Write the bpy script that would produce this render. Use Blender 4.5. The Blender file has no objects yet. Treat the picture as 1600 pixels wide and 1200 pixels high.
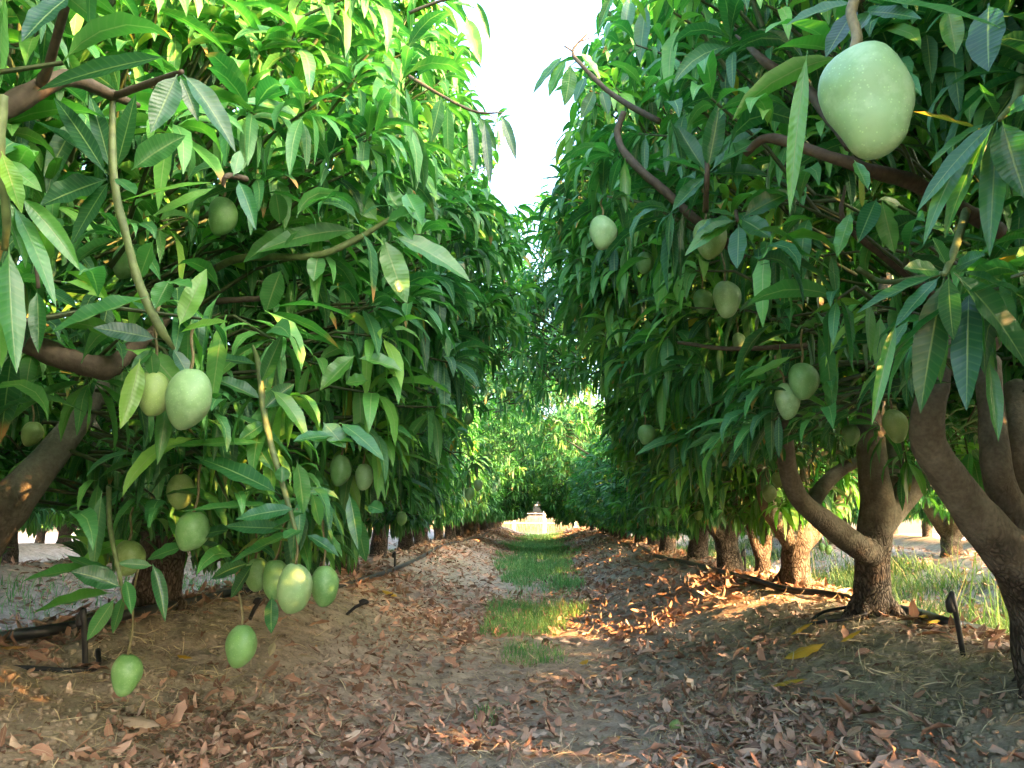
import bpy, bmesh, math, random
import numpy as np
from mathutils import Vector, Matrix, noise as mnoise

sc = bpy.context.scene
C = sc.collection
R = math.radians
rng = np.random.default_rng(7)
random.seed(7)

# ------------------------------------------------------------------ camera
CAMZ = 0.82
cam = bpy.data.cameras.new("camera"); camo = bpy.data.objects.new("camera", cam); C.objects.link(camo)
cam.sensor_fit = 'HORIZONTAL'; cam.sensor_width = 36; cam.lens = 27.0
cam.clip_start = 0.05; cam.clip_end = 3000
PITCH, YAW = math.atan2(205, 1200), math.atan2(45, 1200)
camo.location = (0, 0, CAMZ); camo.rotation_euler = (R(90) + PITCH, 0, YAW)
sc.camera = camo
CM = np.array(camo.rotation_euler.to_matrix()); CL = np.array([0, 0, CAMZ])

# ------------------------------------------------------------------ sky, sun, exposure
SUN_EL, SUN_AZ = R(18), R(122)          # azimuth clockwise from +Y (down the row): low, right and a little behind
w = bpy.data.worlds.new("World"); sc.world = w; w.use_nodes = True
nt = w.node_tree; nt.nodes.clear()
sky = nt.nodes.new('ShaderNodeTexSky'); sky.sky_type = 'NISHITA'; sky.sun_disc = False
sky.sun_elevation = SUN_EL; sky.sun_rotation = SUN_AZ; sky.dust_density = 6.0; sky.air_density = 1.0; sky.ozone_density = 1.5
bg = nt.nodes.new('ShaderNodeBackground'); bg.inputs[1].default_value = 0.10
out = nt.nodes.new('ShaderNodeOutputWorld')
nt.links.new(sky.outputs[0], bg.inputs[0]); nt.links.new(bg.outputs[0], out.inputs[0])
sun = bpy.data.lights.new("sun", 'SUN'); sun.energy = 2.0; sun.angle = R(0.5); sun.color = (1.0, 0.47, 0.16)
suno = bpy.data.objects.new("sun", sun); C.objects.link(suno)
sd = Vector((math.sin(SUN_AZ) * math.cos(SUN_EL), math.cos(SUN_AZ) * math.cos(SUN_EL), math.sin(SUN_EL)))
suno.rotation_euler = sd.to_track_quat('Z', 'Y').to_euler(); suno.location = (20, -10, 20)
sc.view_settings.view_transform = 'Standard'; sc.view_settings.look = 'None'
sc.view_settings.gamma = 1.0; sc.view_settings.exposure = 4.7
sc.render.engine = 'CYCLES'
sc.cycles.max_bounces = 7; sc.cycles.diffuse_bounces = 4; sc.cycles.glossy_bounces = 2
sc.cycles.transmission_bounces = 4; sc.cycles.caustics_reflective = False; sc.cycles.caustics_refractive = False
sc.cycles.use_denoising = True

# ------------------------------------------------------------------ pixel <-> world (photo pixels, 1600 x 1200)
def px(u, v, d):
    return CL + CM @ np.array([(u - 800) / 1200 * d, (600 - v) / 1200 * d, -d])
def project(P):
    q = (np.asarray(P) - CL) @ CM
    d = -q[..., 2]; dd = np.where(d > 0.02, d, 0.02)
    return 800 + 1200 * q[..., 0] / dd, 600 - 1200 * q[..., 1] / dd, d

# ------------------------------------------------------------------ noise and ground height
_perm = rng.random((256, 256))
def vnoise(x, y):
    xi = np.floor(x).astype(int); yi = np.floor(y).astype(int); fx = x - xi; fy = y - yi
    fx = fx * fx * (3 - 2 * fx); fy = fy * fy * (3 - 2 * fy)
    g = lambda a, b: _perm[a & 255, b & 255]
    return (g(xi, yi) * (1 - fx) + g(xi + 1, yi) * fx) * (1 - fy) + (g(xi, yi + 1) * (1 - fx) + g(xi + 1, yi + 1) * fx) * fy
def fbm(x, y, o=4):
    s = 0; a = 0.5
    for k in range(o):
        s = s + a * (vnoise(x * 2 ** k + 17.3 * k, y * 2 ** k + 9.1 * k) - 0.5); a *= 0.5
    return s
ROWR, PITCHX = 1.62, 3.37
ROWL = ROWR - PITCHX
YEND = 33.0
def ground_z(x, y):
    x = np.asarray(x, float); y = np.asarray(y, float)
    dx = (x - ROWR + PITCHX / 2) % PITCHX - PITCHX / 2
    dx = dx + 0.12 * fbm(x * 0 + 3.1, y * 0.5, 2)
    prof = (0.5 + 0.5 * np.cos(2 * np.pi * np.clip(dx / PITCHX, -.5, .5))) ** 1.5
    fade = np.clip((YEND + 2.5 - y) / 3, 0, 1) * np.clip((13 - np.abs(x)) / 3, 0, 1)
    z = 0.36 * prof * fade
    near = np.clip(1.2 - np.hypot(x, y) / 40, 0.0, 1)
    z = z + near * (0.10 * fbm(x * .9, y * .9, 3) * (0.35 + prof) + 0.060 * fbm(x * 5, y * 5, 3) * (0.4 + prof) + 0.036 * fbm(x * 17, y * 17, 3))
    return z
def gpt(u, v):
    d = CM @ np.array([(u - 800) / 1200, (600 - v) / 1200, -1.0])
    t = np.arange(0.6, 60, 0.02); P = CL + t[:, None] * d
    k = np.argmax(P[:, 2] < ground_z(P[:, 0], P[:, 1]))
    return P[k]

# ------------------------------------------------------------------ mesh helpers
class MB:
    """collects quads with uv and a per-vertex value, builds ONE mesh object"""
    def __init__(s): s.v = []; s.f = []; s.uv = []; s.a = []; s.m = []; s.n = 0
    def add(s, v, f, uv=None, a=None, mat=0):
        v = np.asarray(v, float).reshape(-1, 3); f = np.asarray(f, int).reshape(-1, 4)
        s.v.append(v); s.f.append(f + s.n); s.n += len(v)
        s.uv.append(np.zeros((len(v), 2)) if uv is None else np.asarray(uv).reshape(-1, 2))
        s.a.append(np.zeros(len(v)) if a is None else np.broadcast_to(np.asarray(a, float).reshape(-1), (len(v),)))
        s.m.append(np.full(len(f), mat))
    def mesh(s, name, mats, origin=None, smooth=True):
        v = np.concatenate(s.v); f = np.concatenate(s.f); uv = np.concatenate(s.uv); a = np.concatenate(s.a); m = np.concatenate(s.m)
        if origin is not None: v = v - np.asarray(origin)
        me = bpy.data.meshes.new(name)
        me.vertices.add(len(v)); me.vertices.foreach_set('co', v.astype(np.float32).ravel())
        me.loops.add(f.size); me.loops.foreach_set('vertex_index', f.astype(np.int32).ravel())
        me.polygons.add(len(f)); me.polygons.foreach_set('loop_start', np.arange(0, f.size, 4, dtype=np.int32))
        try: me.polygons.foreach_set('loop_total', np.full(len(f), 4, np.int32))
        except Exception: pass
        me.polygons.foreach_set('material_index', m.astype(np.int32))
        me.polygons.foreach_set('use_smooth', np.full(len(f), smooth))
        ul = me.uv_layers.new(name='UVMap'); ul.data.foreach_set('uv', uv[f.ravel()].astype(np.float32).ravel())
        at = me.attributes.new('var', 'FLOAT', 'POINT'); at.data.foreach_set('value', a.astype(np.float32))
        for mt in mats: me.materials.append(mt)
        me.update(calc_edges=True)
        return me
    def build(s, name, mats, parent=None, origin=None, smooth=True):
        if not isinstance(mats, (list, tuple)): mats = [mats]
        return link(name, s.mesh(name, mats, origin, smooth), parent)
def link(name, me, parent=None):
    o = bpy.data.objects.new(name, me); C.objects.link(o)
    if parent is not None: o.parent = parent
    return o
def thing(name, label, cat, loc=(0, 0, 0), group=None, rz=0):
    o = bpy.data.objects.new(name, None); C.objects.link(o); o.empty_display_size = 0.1
    o.location = tuple(loc); o.rotation_euler = (0, 0, rz); return tag(o, label, cat, group)
def tag(o, label=None, cat=None, group=None, kind=None):
    if label: o['label'] = label
    if cat: o['category'] = cat
    if group: o['group'] = group
    if kind: o['kind'] = kind
    return o
def unit(a): return a / np.maximum(np.linalg.norm(a, axis=-1, keepdims=True), 1e-9)

def catmull(P, n):
    P = np.asarray(P, float)
    if len(P) == 2: return P[0] + (P[1] - P[0]) * np.linspace(0, 1, n)[:, None]
    Q = np.vstack([2 * P[0] - P[1], P, 2 * P[-1] - P[-2]]); out = []
    for t in np.linspace(0, len(P) - 1 - 1e-6, n):
        i = int(t); f = t - i; a, b, c, d = Q[i:i + 4]
        out.append(0.5 * (2 * b + (c - a) * f + (2 * a - 5 * b + 4 * c - d) * f * f + (3 * b - a - 3 * c + d) * f ** 3))
    return np.array(out)
def tube(mb, P, rad, n=12, seg=5, mat=0, rough=0.0, var=0.5, seed=0, cap=True):
    """swept tube; rad is a radius per control point"""
    P = np.asarray(P, float); m = max(2, seg * (len(P) - 1) + 1)
    r = np.interp(np.linspace(0, 1, m), np.linspace(0, 1, len(P)), np.broadcast_to(rad, (len(P),)))
    Q = catmull(P, m)
    T = unit(np.gradient(Q, axis=0))
    ref = np.array([0.3, 0.2, 1.0]) if abs(T[0] @ unit(np.array([0.3, .2, 1.]))) < 0.9 else np.array([1.0, 0.1, 0])
    A = unit(np.cross(T, ref)); B = np.cross(T, A)
    th = np.linspace(0, 2 * np.pi, n, endpoint=False)
    rr = r[:, None] * np.ones((1, n))
    if rough:
        rr = rr * (1 + rough * 2 * fbm(np.cos(th)[None] * 1.3 + seed * 7.1 + 40, np.arange(m)[:, None] * 0.45 + np.sin(th)[None] * 1.3 + 40, 3))
    V = Q[:, None] + rr[..., None] * (np.cos(th)[None, :, None] * A[:, None] + np.sin(th)[None, :, None] * B[:, None])
    i, j = np.meshgrid(np.arange(m - 1), np.arange(n), indexing='ij'); j2 = (j + 1) % n
    F = np.stack([i * n + j, i * n + j2, (i + 1) * n + j2, (i + 1) * n + j], -1).reshape(-1, 4)
    L = np.concatenate([[0], np.cumsum(np.linalg.norm(np.diff(Q, axis=0), axis=1))])
    uv = np.stack([np.broadcast_to(th / 6.2832, (m, n)), np.broadcast_to(L[:, None], (m, n))], -1)
    V = V.reshape(-1, 3); uv = uv.reshape(-1, 2)
    if cap:
        V = np.vstack([V, Q[0] - T[0] * r[0] * .4, Q[-1] + T[-1] * r[-1] * .6]); uv = np.vstack([uv, [0, 0], [0, L[-1]]])
        k = m * n; jj = np.arange(n); j3 = (jj + 1) % n
        half = np.arange(0, n - 1, 2)
        F = np.vstack([F, np.stack([np.full(len(half), k), (half + 2) % n, half + 1, half], -1),
                       np.stack([np.full(len(half), k + 1), (m - 1) * n + half, (m - 1) * n + half + 1, (m - 1) * n + (half + 2) % n], -1)])
    mb.add(V, F, uv, var, mat)

# leaf profiles: (t, relative half width)
PROF_LO = (np.array([0, .13, .42, .74, 1.0]), np.array([.07, .30, 1, .70, .03]))
PROF_MD = (np.array([0, .09, .2, .38, .58, .78, .92, 1.0]), np.array([.07, .09, .62, 1, .94, .62, .26, .02]))
def leaves(mb, base, az, el, L, W, bend, roll, fold, var, prof=PROF_MD, mat=0, keep=None, ripple=0.0):
    """N leaves at once: each starts in direction (az, el) and droops by `bend`"""
    t, wp = prof; S = len(t); N = len(base)
    te = np.linspace(0, 1, 25)
    th = np.maximum(el[:, None] - bend[:, None] * te[None] ** 1.15, -1.5)
    ch = np.cos(th); sh = np.sin(th); dt = 1 / 24
    cx = np.concatenate([np.zeros((N, 1)), np.cumsum((ch[:, 1:] + ch[:, :-1]) / 2 * dt, 1)], 1) * L[:, None]
    cz = np.concatenate([np.zeros((N, 1)), np.cumsum((sh[:, 1:] + sh[:, :-1]) / 2 * dt, 1)], 1) * L[:, None]
    idx = np.round(t * 24).astype(int)
    cx, cz, th = cx[:, idx], cz[:, idx], th[:, idx]
    H = np.stack([np.cos(az), np.sin(az), 0 * az], -1); Z = np.array([0, 0, 1.0])
    Pc = base[:, None] + cx[..., None] * H[:, None] + cz[..., None] * Z
    side0 = np.stack([-np.sin(az), np.cos(az), 0 * az], -1)[:, None]
    nrm = -np.sin(th)[..., None] * H[:, None] + np.cos(th)[..., None] * Z
    cr = np.cos(roll)[:, None, None]; sr = np.sin(roll)[:, None, None]
    side = side0 * cr + nrm * sr; nn = nrm * cr - side0 * sr
    hw = (W[:, None] / 2 * wp[None])[..., None]
    fo = fold[:, None, None]
    rp = 0
    if ripple: rp = ripple * hw * np.sin(t[None, :, None] * 17 + var[:, None, None] * 60)
    Lf = Pc - side * hw * np.cos(fo) + nn * (hw * np.sin(fo) + rp); Rt = Pc + side * hw * np.cos(fo) + nn * (hw * np.sin(fo) - rp)
    V = np.stack([Lf, Pc, Rt], 2)                                # N,S,3,3
    if keep is not None:
        ok = keep(Pc[:, S // 2], Pc[:, -1]); V = V[ok]; var = var[ok]; N = len(V)
        if N == 0: return
    uv = np.zeros((N, S, 3, 2)); uv[..., 0] = np.array([-1, 0, 1.0]) * 0.5 + 0.5; uv[..., 1] = t[None, :, None]
    k = np.arange(S - 1)
    f1 = np.concatenate([np.stack([k * 3, k * 3 + 1, k * 3 + 4, k * 3 + 3], -1), np.stack([k * 3 + 1, k * 3 + 2, k * 3 + 5, k * 3 + 4], -1)])
    F = (np.arange(N) * S * 3)[:, None, None] + f1[None]
    mb.add(V, F, uv, np.repeat(var, S * 3), mat)

def hero_leaf(mb, B, T, width, bow=0.12, face=None, var=0.4, fold=0.35, roll=0.0, mat=0, side_bow=0.0):
    """one carefully placed leaf from B to T: curved, folded along the midrib, rippled margin"""
    B = np.asarray(B); T = np.asarray(T); L = np.linalg.norm(T - B)
    if face is None: face = unit(CL - B) * 0.75 + np.array([0, 0, 0.65])
    d = unit(T - B); up = unit(face - d * (face @ d)); sdv = np.cross(d, up)
    up, sdv = up * math.cos(roll) + sdv * math.sin(roll), sdv * math.cos(roll) - up * math.sin(roll)
    c = (B + T) / 2 + np.array([0, 0, 1.0]) * bow * L + sdv * side_bow * L
    t = np.linspace(0, 1, 17); P = ((1 - t) ** 2)[:, None] * B + (2 * t * (1 - t))[:, None] * c + (t ** 2)[:, None] * T
    Tn = unit(np.gradient(P, axis=0)); U = unit(up - Tn * (Tn @ up)[:, None]); Sd = np.cross(Tn, U)
    wp = np.interp(t, [0, .06, .11, .2, .32, .46, .6, .74, .87, .95, 1], [.05, .05, .25, .68, .93, 1, .95, .76, .42, .17, .01])
    hw = width / 2 * wp
    us = np.array([-1, -.5, 0, .5, 1.0]); V = []
    ph = var * 40
    for u_ in us:
        h = hw * (abs(u_) * math.sin(fold)) + 0.10 * width * wp * (abs(u_) ** 2) * np.sin(t * 21 + ph + u_ * 1.7) * 0.5
        V.append(P + Sd * (u_ * hw * math.cos(fold))[:, None] + U * h[:, None])
    V = np.stack(V, 1); S = 17; n = 5
    i, j = np.meshgrid(np.arange(S - 1), np.arange(n - 1), indexing='ij')
    F = np.stack([i * n + j, i * n + j + 1, (i + 1) * n + j + 1, (i + 1) * n + j], -1)
    uv = np.zeros((S, n, 2)); uv[..., 0] = us * .5 + .5; uv[..., 1] = t[:, None]
    mb.add(V, F, uv, var, mat)

# ------------------------------------------------------------------ materials
def newmat(name):
    m = bpy.data.materials.new(name); m.use_nodes = True; n = m.node_tree; n.nodes.clear()
    o = n.nodes.new('ShaderNodeOutputMaterial'); return m, n, o
def N_(n, t, **k):
    x = n.nodes.new(t)
    for a, b in k.items(): setattr(x, a, b)
    return x
def ramp(n, fac, stops, interp='LINEAR'):
    r = N_(n, 'ShaderNodeValToRGB'); r.color_ramp.interpolation = interp; e = r.color_ramp.elements
    while len(e) < len(stops): e.new(0.5)
    for q, (p, c) in zip(e, stops): q.position = p; q.color = (*c, 1)
    if fac is not None: n.links.new(fac, r.inputs[0])
    return r.outputs[0]
def math_(n, op, a, b=None, c=None):
    x = N_(n, 'ShaderNodeMath', operation=op)
    for k, v in enumerate((a, b, c)):
        if v is None: continue
        if isinstance(v, (int, float)): x.inputs[k].default_value = v
        else: n.links.new(v, x.inputs[k])
    return x.outputs[0]
def mixc(n, f, a, b, mode='MIX'):
    x = N_(n, 'ShaderNodeMix', data_type='RGBA', blend_type=mode)
    for s, v in ((x.inputs[0], f), (x.inputs[6], a), (x.inputs[7], b)):
        if isinstance(v, (int, float)): s.default_value = v
        elif isinstance(v, tuple): s.default_value = (*v, 1)
        else: n.links.new(v, s)
    return x.outputs[2]
def noise_(n, scale, detail=4, vec=None, rough=.55):
    x = N_(n, 'ShaderNodeTexNoise'); x.inputs['Scale'].default_value = scale; x.inputs['Detail'].default_value = detail
    x.inputs['Roughness'].default_value = rough
    if vec is not None: n.links.new(vec, x.inputs['Vector'])
    return x.outputs[0]
def smooth01(n, v, a, b):
    x = N_(n, 'ShaderNodeMapRange', interpolation_type='SMOOTHSTEP'); n.links.new(v, x.inputs[0])
    x.inputs[1].default_value = a; x.inputs[2].default_value = b; return x.outputs[0]
def bump_(n, h, s, d, nrm=None):
    b = N_(n, 'ShaderNodeBump'); b.inputs['Strength'].default_value = s; b.inputs['Distance'].default_value = d
    n.links.new(h, b.inputs['Height']); return b.outputs[0]
def principled(n, o, col, rough=.6, spec=.5, nrm=None):
    p = N_(n, 'ShaderNodeBsdfPrincipled')
    if isinstance(col, tuple): p.inputs['Base Color'].default_value = (*col, 1)
    else: n.links.new(col, p.inputs['Base Color'])
    if isinstance(rough, (int, float)): p.inputs['Roughness'].default_value = rough
    else: n.links.new(rough, p.inputs['Roughness'])
    p.inputs['Specular IOR Level'].default_value = spec
    if nrm is not None: n.links.new(nrm, p.inputs['Normal'])
    if o is not None: n.links.new(p.outputs[0], o.inputs[0])
    return p

def leaf_material(name, stops, rib=(0.20, 0.30, 0.10), trans=0.38, rough=.28, spec=.62, tint=(1.1, 1.65, .75)):
    m, n, o = newmat(name)
    at = N_(n, 'ShaderNodeAttribute', attribute_name='var'); uv = N_(n, 'ShaderNodeUVMap', uv_map='UVMap')
    sx = N_(n, 'ShaderNodeSeparateXYZ'); n.links.new(uv.outputs[0], sx.inputs[0]); U, Vv = sx.outputs[0], sx.outputs[1]
    au = math_(n, 'ABSOLUTE', math_(n, 'MULTIPLY_ADD', U, 2.0, -1.0))
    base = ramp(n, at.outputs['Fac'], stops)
    pos = N_(n, 'ShaderNodeTexCoord').outputs['Object']
    blot = noise_(n, 9, 3, pos)
    base = mixc(n, 0.8, base, ramp(n, blot, [(.3, (.72, .78, .8)), (.7, (1.2, 1.15, 1.0))]), 'MULTIPLY')
    vein = math_(n, 'SINE', math_(n, 'SUBTRACT', math_(n, 'MULTIPLY', Vv, 105.0), math_(n, 'MULTIPLY', au, 6.0)))
    vf = math_(n, 'MULTIPLY', smooth01(n, vein, .55, 1.0), 0.13)
    base = mixc(n, vf, base, rib)
    # brown tips on a few leaves
    fr = math_(n, 'FRACT', math_(n, 'MULTIPLY', at.outputs['Fac'], 53.7))
    tipm = math_(n, 'MULTIPLY', smooth01(n, fr, .955, .985), smooth01(n, math_(n, 'ADD', Vv, math_(n, 'MULTIPLY', blot, .3)), .88, 1.02))
    base = mixc(n, tipm, base, (0.32, 0.17, 0.05))
    midr = smooth01(n, au, .085, .03)
    base = mixc(n, math_(n, 'MULTIPLY', midr, .75), base, rib)
    geo = N_(n, 'ShaderNodeNewGeometry')
    under = mixc(n, .75, base, mixc(n, 1.0, base, (1.5, 1.45, 1.5), 'MULTIPLY'))
    col = mixc(n, geo.outputs['Backfacing'], base, under)
    h = math_(n, 'ADD', math_(n, 'MULTIPLY', vein, .5), math_(n, 'MULTIPLY', midr, -1.5))
    nb = bump_(n, h, .35, .0006)
    rg = math_(n, 'ADD', math_(n, 'MULTIPLY', geo.outputs['Backfacing'], .18), math_(n, 'MULTIPLY_ADD', noise_(n, 28, 5, pos, .7), .42, rough - .12))
    spot = smooth01(n, noise_(n, 75, 4, pos, .75), .70, .76); col = mixc(n, math_(n, 'MULTIPLY', spot, .55), col, (.20, .17, .07))
    p = principled(n, None, col, rg, spec, nb)
    tr = N_(n, 'ShaderNodeBsdfTranslucent'); n.links.new(mixc(n, 1.0, base, tint, 'MULTIPLY'), tr.inputs[0])
    mx = N_(n, 'ShaderNodeMixShader'); mx.inputs[0].default_value = trans
    n.links.new(p.outputs[0], mx.inputs[1]); n.links.new(tr.outputs[0], mx.inputs[2]); n.links.new(mx.outputs[0], o.inputs[0])
    return m
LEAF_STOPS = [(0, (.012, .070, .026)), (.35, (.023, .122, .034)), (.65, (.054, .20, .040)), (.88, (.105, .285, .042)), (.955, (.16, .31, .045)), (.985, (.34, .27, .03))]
M_LEAF = leaf_material('mango_leaf', LEAF_STOPS)
M_DRY = leaf_material('dry_leaf', [(0, (.15, .090, .066)), (.3, (.30, .18, .130)), (.6, (.40, .265, .205)), (.8, (.46, .375, .30)), (.93, (.27, .135, .085)), (1, (.48, .28, .08))],
                      rib=(.34, .26, .18), trans=.12, rough=.62, spec=.25, tint=(1.2, .9, .6))
M_YELLOW = leaf_material('yellow_leaf', [(0, (.48, .29, .03)), (1, (.60, .42, .05))], rib=(.5, .4, .15), trans=.2, rough=.5, spec=.3, tint=(1.2, 1, .6))
M_GRASS = leaf_material('grass_blade', [(0, (.07, .19, .065)), (.5, (.115, .26, .095)), (.8, (.18, .31, .125)), (1, (.38, .36, .18))], rib=(.12, .24, .07), trans=.35, rough=.5, spec=.3)
M_STRAW = leaf_material('straw', [(0, (.20, .16, .10)), (.5, (.34, .28, .18)), (1, (.48, .42, .30))], rib=(.45, .38, .26), trans=.1, rough=.7, spec=.2)

M_BLEACHED = leaf_material('bleached_grass', [(0, (.10, .075, .04)), (.5, (.15, .12, .065)), (1, (.21, .17, .10))], rib=(.2, .16, .09), trans=.15, rough=.7, spec=.2)
M_WEED = leaf_material('weed_blade', [(0, (.035, .085, .028)), (.5, (.06, .125, .04)), (.8, (.10, .155, .055)), (1, (.20, .17, .09))], rib=(.1, .16, .06), trans=.3, rough=.55, spec=.3)
def bark_material():
    m, n, o = newmat('bark'); tc = N_(n, 'ShaderNodeTexCoord').outputs['Object']
    mp = N_(n, 'ShaderNodeMapping'); mp.inputs['Scale'].default_value = (1, 1, .42); n.links.new(tc, mp.inputs[0])
    wob = N_(n, 'ShaderNodeTexNoise'); wob.inputs['Scale'].default_value = 22; n.links.new(mp.outputs[0], wob.inputs['Vector'])
    ad = N_(n, 'ShaderNodeVectorMath', operation='MULTIPLY_ADD'); n.links.new(wob.outputs['Color'], ad.inputs[0])
    ad.inputs[1].default_value = (.06, .06, .05); n.links.new(mp.outputs[0], ad.inputs[2])
    vo = N_(n, 'ShaderNodeTexVoronoi', feature='DISTANCE_TO_EDGE'); vo.inputs['Scale'].default_value = 62; n.links.new(ad.outputs[0], vo.inputs['Vector'])
    crack = smooth01(n, vo.outputs['Distance'], 0.0, .22)
    sx = N_(n, 'ShaderNodeSeparateXYZ'); n.links.new(tc, sx.inputs[0])
    old = smooth01(n, math_(n, 'ADD', sx.outputs[2], math_(n, 'MULTIPLY', noise_(n, 7, 3, tc), .5)), .80, .38)
    ns = noise_(n, 14, 6, tc); fine = noise_(n, 90, 4, tc)
    smoothc = ramp(n, ns, [(.25, (.085, .078, .053)), (.55, (.15, .137, .097)), (.8, (.22, .205, .16))])
    oldc = ramp(n, math_(n, 'ADD', math_(n, 'MULTIPLY', crack, .45), math_(n, 'MULTIPLY', ns, .7)), [(.2, (.026, .021, .016)), (.5, (.066, .053, .040)), (.95, (.16, .132, .103))])
    col = mixc(n, old, smoothc, oldc)
    col = mixc(n, 1.0, col, ramp(n, fine, [(.3, (.75, .75, .75)), (.7, (1.2, 1.2, 1.2))]), 'MULTIPLY')
    lich = smooth01(n, noise_(n, 5, 5, tc), .60, .72)
    col = mixc(n, math_(n, 'MULTIPLY', lich, .35), col, (.16, .17, .12))
    # ring scars on the limbs
    h = math_(n, 'ADD', math_(n, 'MULTIPLY', math_(n, 'MULTIPLY', crack, old), 1.0), math_(n, 'MULTIPLY', fine, .35))
    principled(n, o, col, .85, .25, bump_(n, h, .9, .010)); return m
M_BARK = bark_material()
def simple(name, c, rough=.6, spec=.4, var=.25, scale=40, bump=.3, dist=.002):
    m, n, o = newmat(name); tc = N_(n, 'ShaderNodeTexCoord').outputs['Object']; ns = noise_(n, scale, 5, tc)
    lo = tuple(x * (1 - var) for x in c); hi = tuple(x * (1 + var) for x in c)
    principled(n, o, ramp(n, ns, [(.25, lo), (.75, hi)]), rough, spec, bump_(n, ns, bump, dist)); return m
M_TWIG = simple('green_twig', (.045, .065, .022), .6, .3, .35, 60)
M_SHOOT = simple('olive_shoot', (.10, .135, .045), .6, .35, .5, 45, .6, .003)
M_TWIGB = simple('brown_twig', (.068, .054, .034), .75, .25, .4, 70, .6, .003)
M_LIMB = simple('brown_limb', (.20, .145, .095), .75, .25, .35, 40, .6, .004)
M_HOSE = simple('black_polythene', (.018, .020, .022), .45, .5, .5, 18, .2)
M_POST = simple('white_paint', (.72, .70, .64), .7, .3, .12, 12)
M_STALK = simple('fruit_stalk', (.14, .12, .05), .65, .3, .4, 120, .5)

def ground_material():
    m, n, o = newmat('orchard_soil'); tc = N_(n, 'ShaderNodeTexCoord').outputs['Object']
    a = noise_(n, 1.3, 6, tc); b = noise_(n, 11, 8, tc, .65); c = noise_(n, 70, 8, tc, .7)
    soil = ramp(n, math_(n, 'ADD', math_(n, 'MULTIPLY', b, .55), math_(n, 'MULTIPLY', c, .45)),
                [(.36, (.135, .107, .083)), (.44, (.28, .226, .175)), (.52, (.385, .316, .246)), (.62, (.48, .40, .318)), (.72, (.55, .47, .38))])
    soil = mixc(n, math_(n, 'MULTIPLY', smooth01(n, a, .45, .62), .8), soil, mixc(n, 1.0, soil, (.82, .88, .80), 'MULTIPLY'))
    soil = mixc(n, math_(n, 'MULTIPLY', smooth01(n, noise_(n, 2.7, 5, tc), .58, .70), .5), soil, (.15, .15, .08))
    sx = N_(n, 'ShaderNodeSeparateXYZ'); n.links.new(tc, sx.inputs[0])
    far = smooth01(n, sx.outputs[1], YEND + 1.0, YEND + 4)
    sand = ramp(n, b, [(.3, (.115, .088, .055)), (.7, (.17, .135, .085))])
    soil = mixc(n, far, soil, sand)
    h = math_(n, 'ADD', math_(n, 'MULTIPLY', b, .6), math_(n, 'MULTIPLY', c, .5))
    principled(n, o, soil, .95, .1, bump_(n, h, .8, .022)); return m
M_SOIL = ground_material()

def mango_material(name, lo, hi, bloom):
    m, n, o = newmat(name); tc = N_(n, 'ShaderNodeTexCoord').outputs['Object']
    oi = N_(n, 'ShaderNodeObjectInfo')
    vs = N_(n, 'ShaderNodeVectorMath', operation='ADD'); n.links.new(tc, vs.inputs[0])
    cmb = N_(n, 'ShaderNodeCombineXYZ'); n.links.new(math_(n, 'MULTIPLY', oi.outputs['Random'], 9.0), cmb.inputs[0]); n.links.new(cmb.outputs[0], vs.inputs[1])
    v = vs.outputs[0]
    a = noise_(n, 16, 4, v); col = ramp(n, a, [(.3, lo), (.7, hi)])
    wash = smooth01(n, noise_(n, 26, 6, v, .7), .46, .66); col = mixc(n, math_(n, 'MULTIPLY', wash, .5), col, bloom)
    vo = N_(n, 'ShaderNodeTexVoronoi'); vo.inputs['Scale'].default_value = 190; n.links.new(v, vo.inputs['Vector'])
    dots = smooth01(n, vo.outputs['Distance'], .22, .12); col = mixc(n, math_(n, 'MULTIPLY', dots, .7), col, tuple(min(1, x * 1.4) for x in hi))
    sc1 = smooth01(n, noise_(n, 45, 8, v, .8), .68, .74); col = mixc(n, math_(n, 'MULTIPLY', sc1, .45), col, (.16, .15, .06))
    p = principled(n, o, col, .48, .4, bump_(n, math_(n, 'ADD', a, math_(n, 'MULTIPLY', noise_(n, 60, 4, v), .25)), .35, .004))
    p.inputs['Subsurface Weight'].default_value = .12; p.inputs['Subsurface Radius'].default_value = (.01, .02, .006); p.inputs['Subsurface Scale'].default_value = .4
    return m
M_FRUIT = {'pale': mango_material('pale_mango_skin', (.15, .27, .10), (.22, .36, .145), (.31, .45, .235)),
           'green': mango_material('green_mango_skin', (.095, .22, .06), (.15, .30, .09), (.23, .38, .17)),
           'olive': mango_material('olive_mango_skin', (.14, .23, .055), (.22, .32, .09), (.31, .40, .18))}

# ------------------------------------------------------------------ ground
def build_ground():
    ax = np.concatenate([-np.geomspace(700, 15, 22), np.arange(-14, -3, .14), np.arange(-3, 3, .03), np.arange(3, 14, .14), np.geomspace(15, 700, 22)])
    ay = np.concatenate([-np.geomspace(200, 4, 14), np.arange(-3.5, 1.6, .12), np.arange(1.6, 6, .024), np.arange(6, 15, .08), np.arange(15, 38, .3), np.geomspace(39, 1500, 26)])
    X, Y = np.meshgrid(ax, ay, indexing='ij'); Z = ground_z(X, Y)
    nx, ny = X.shape; i, j = np.meshgrid(np.arange(nx - 1), np.arange(ny - 1), indexing='ij')
    F = np.stack([i * ny + j, (i + 1) * ny + j, (i + 1) * ny + j + 1, i * ny + j + 1], -1)
    mb = MB(); mb.add(np.stack([X, Y, Z], -1), F); return tag(mb.build('ground', M_SOIL), kind='structure')
build_ground()

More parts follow.
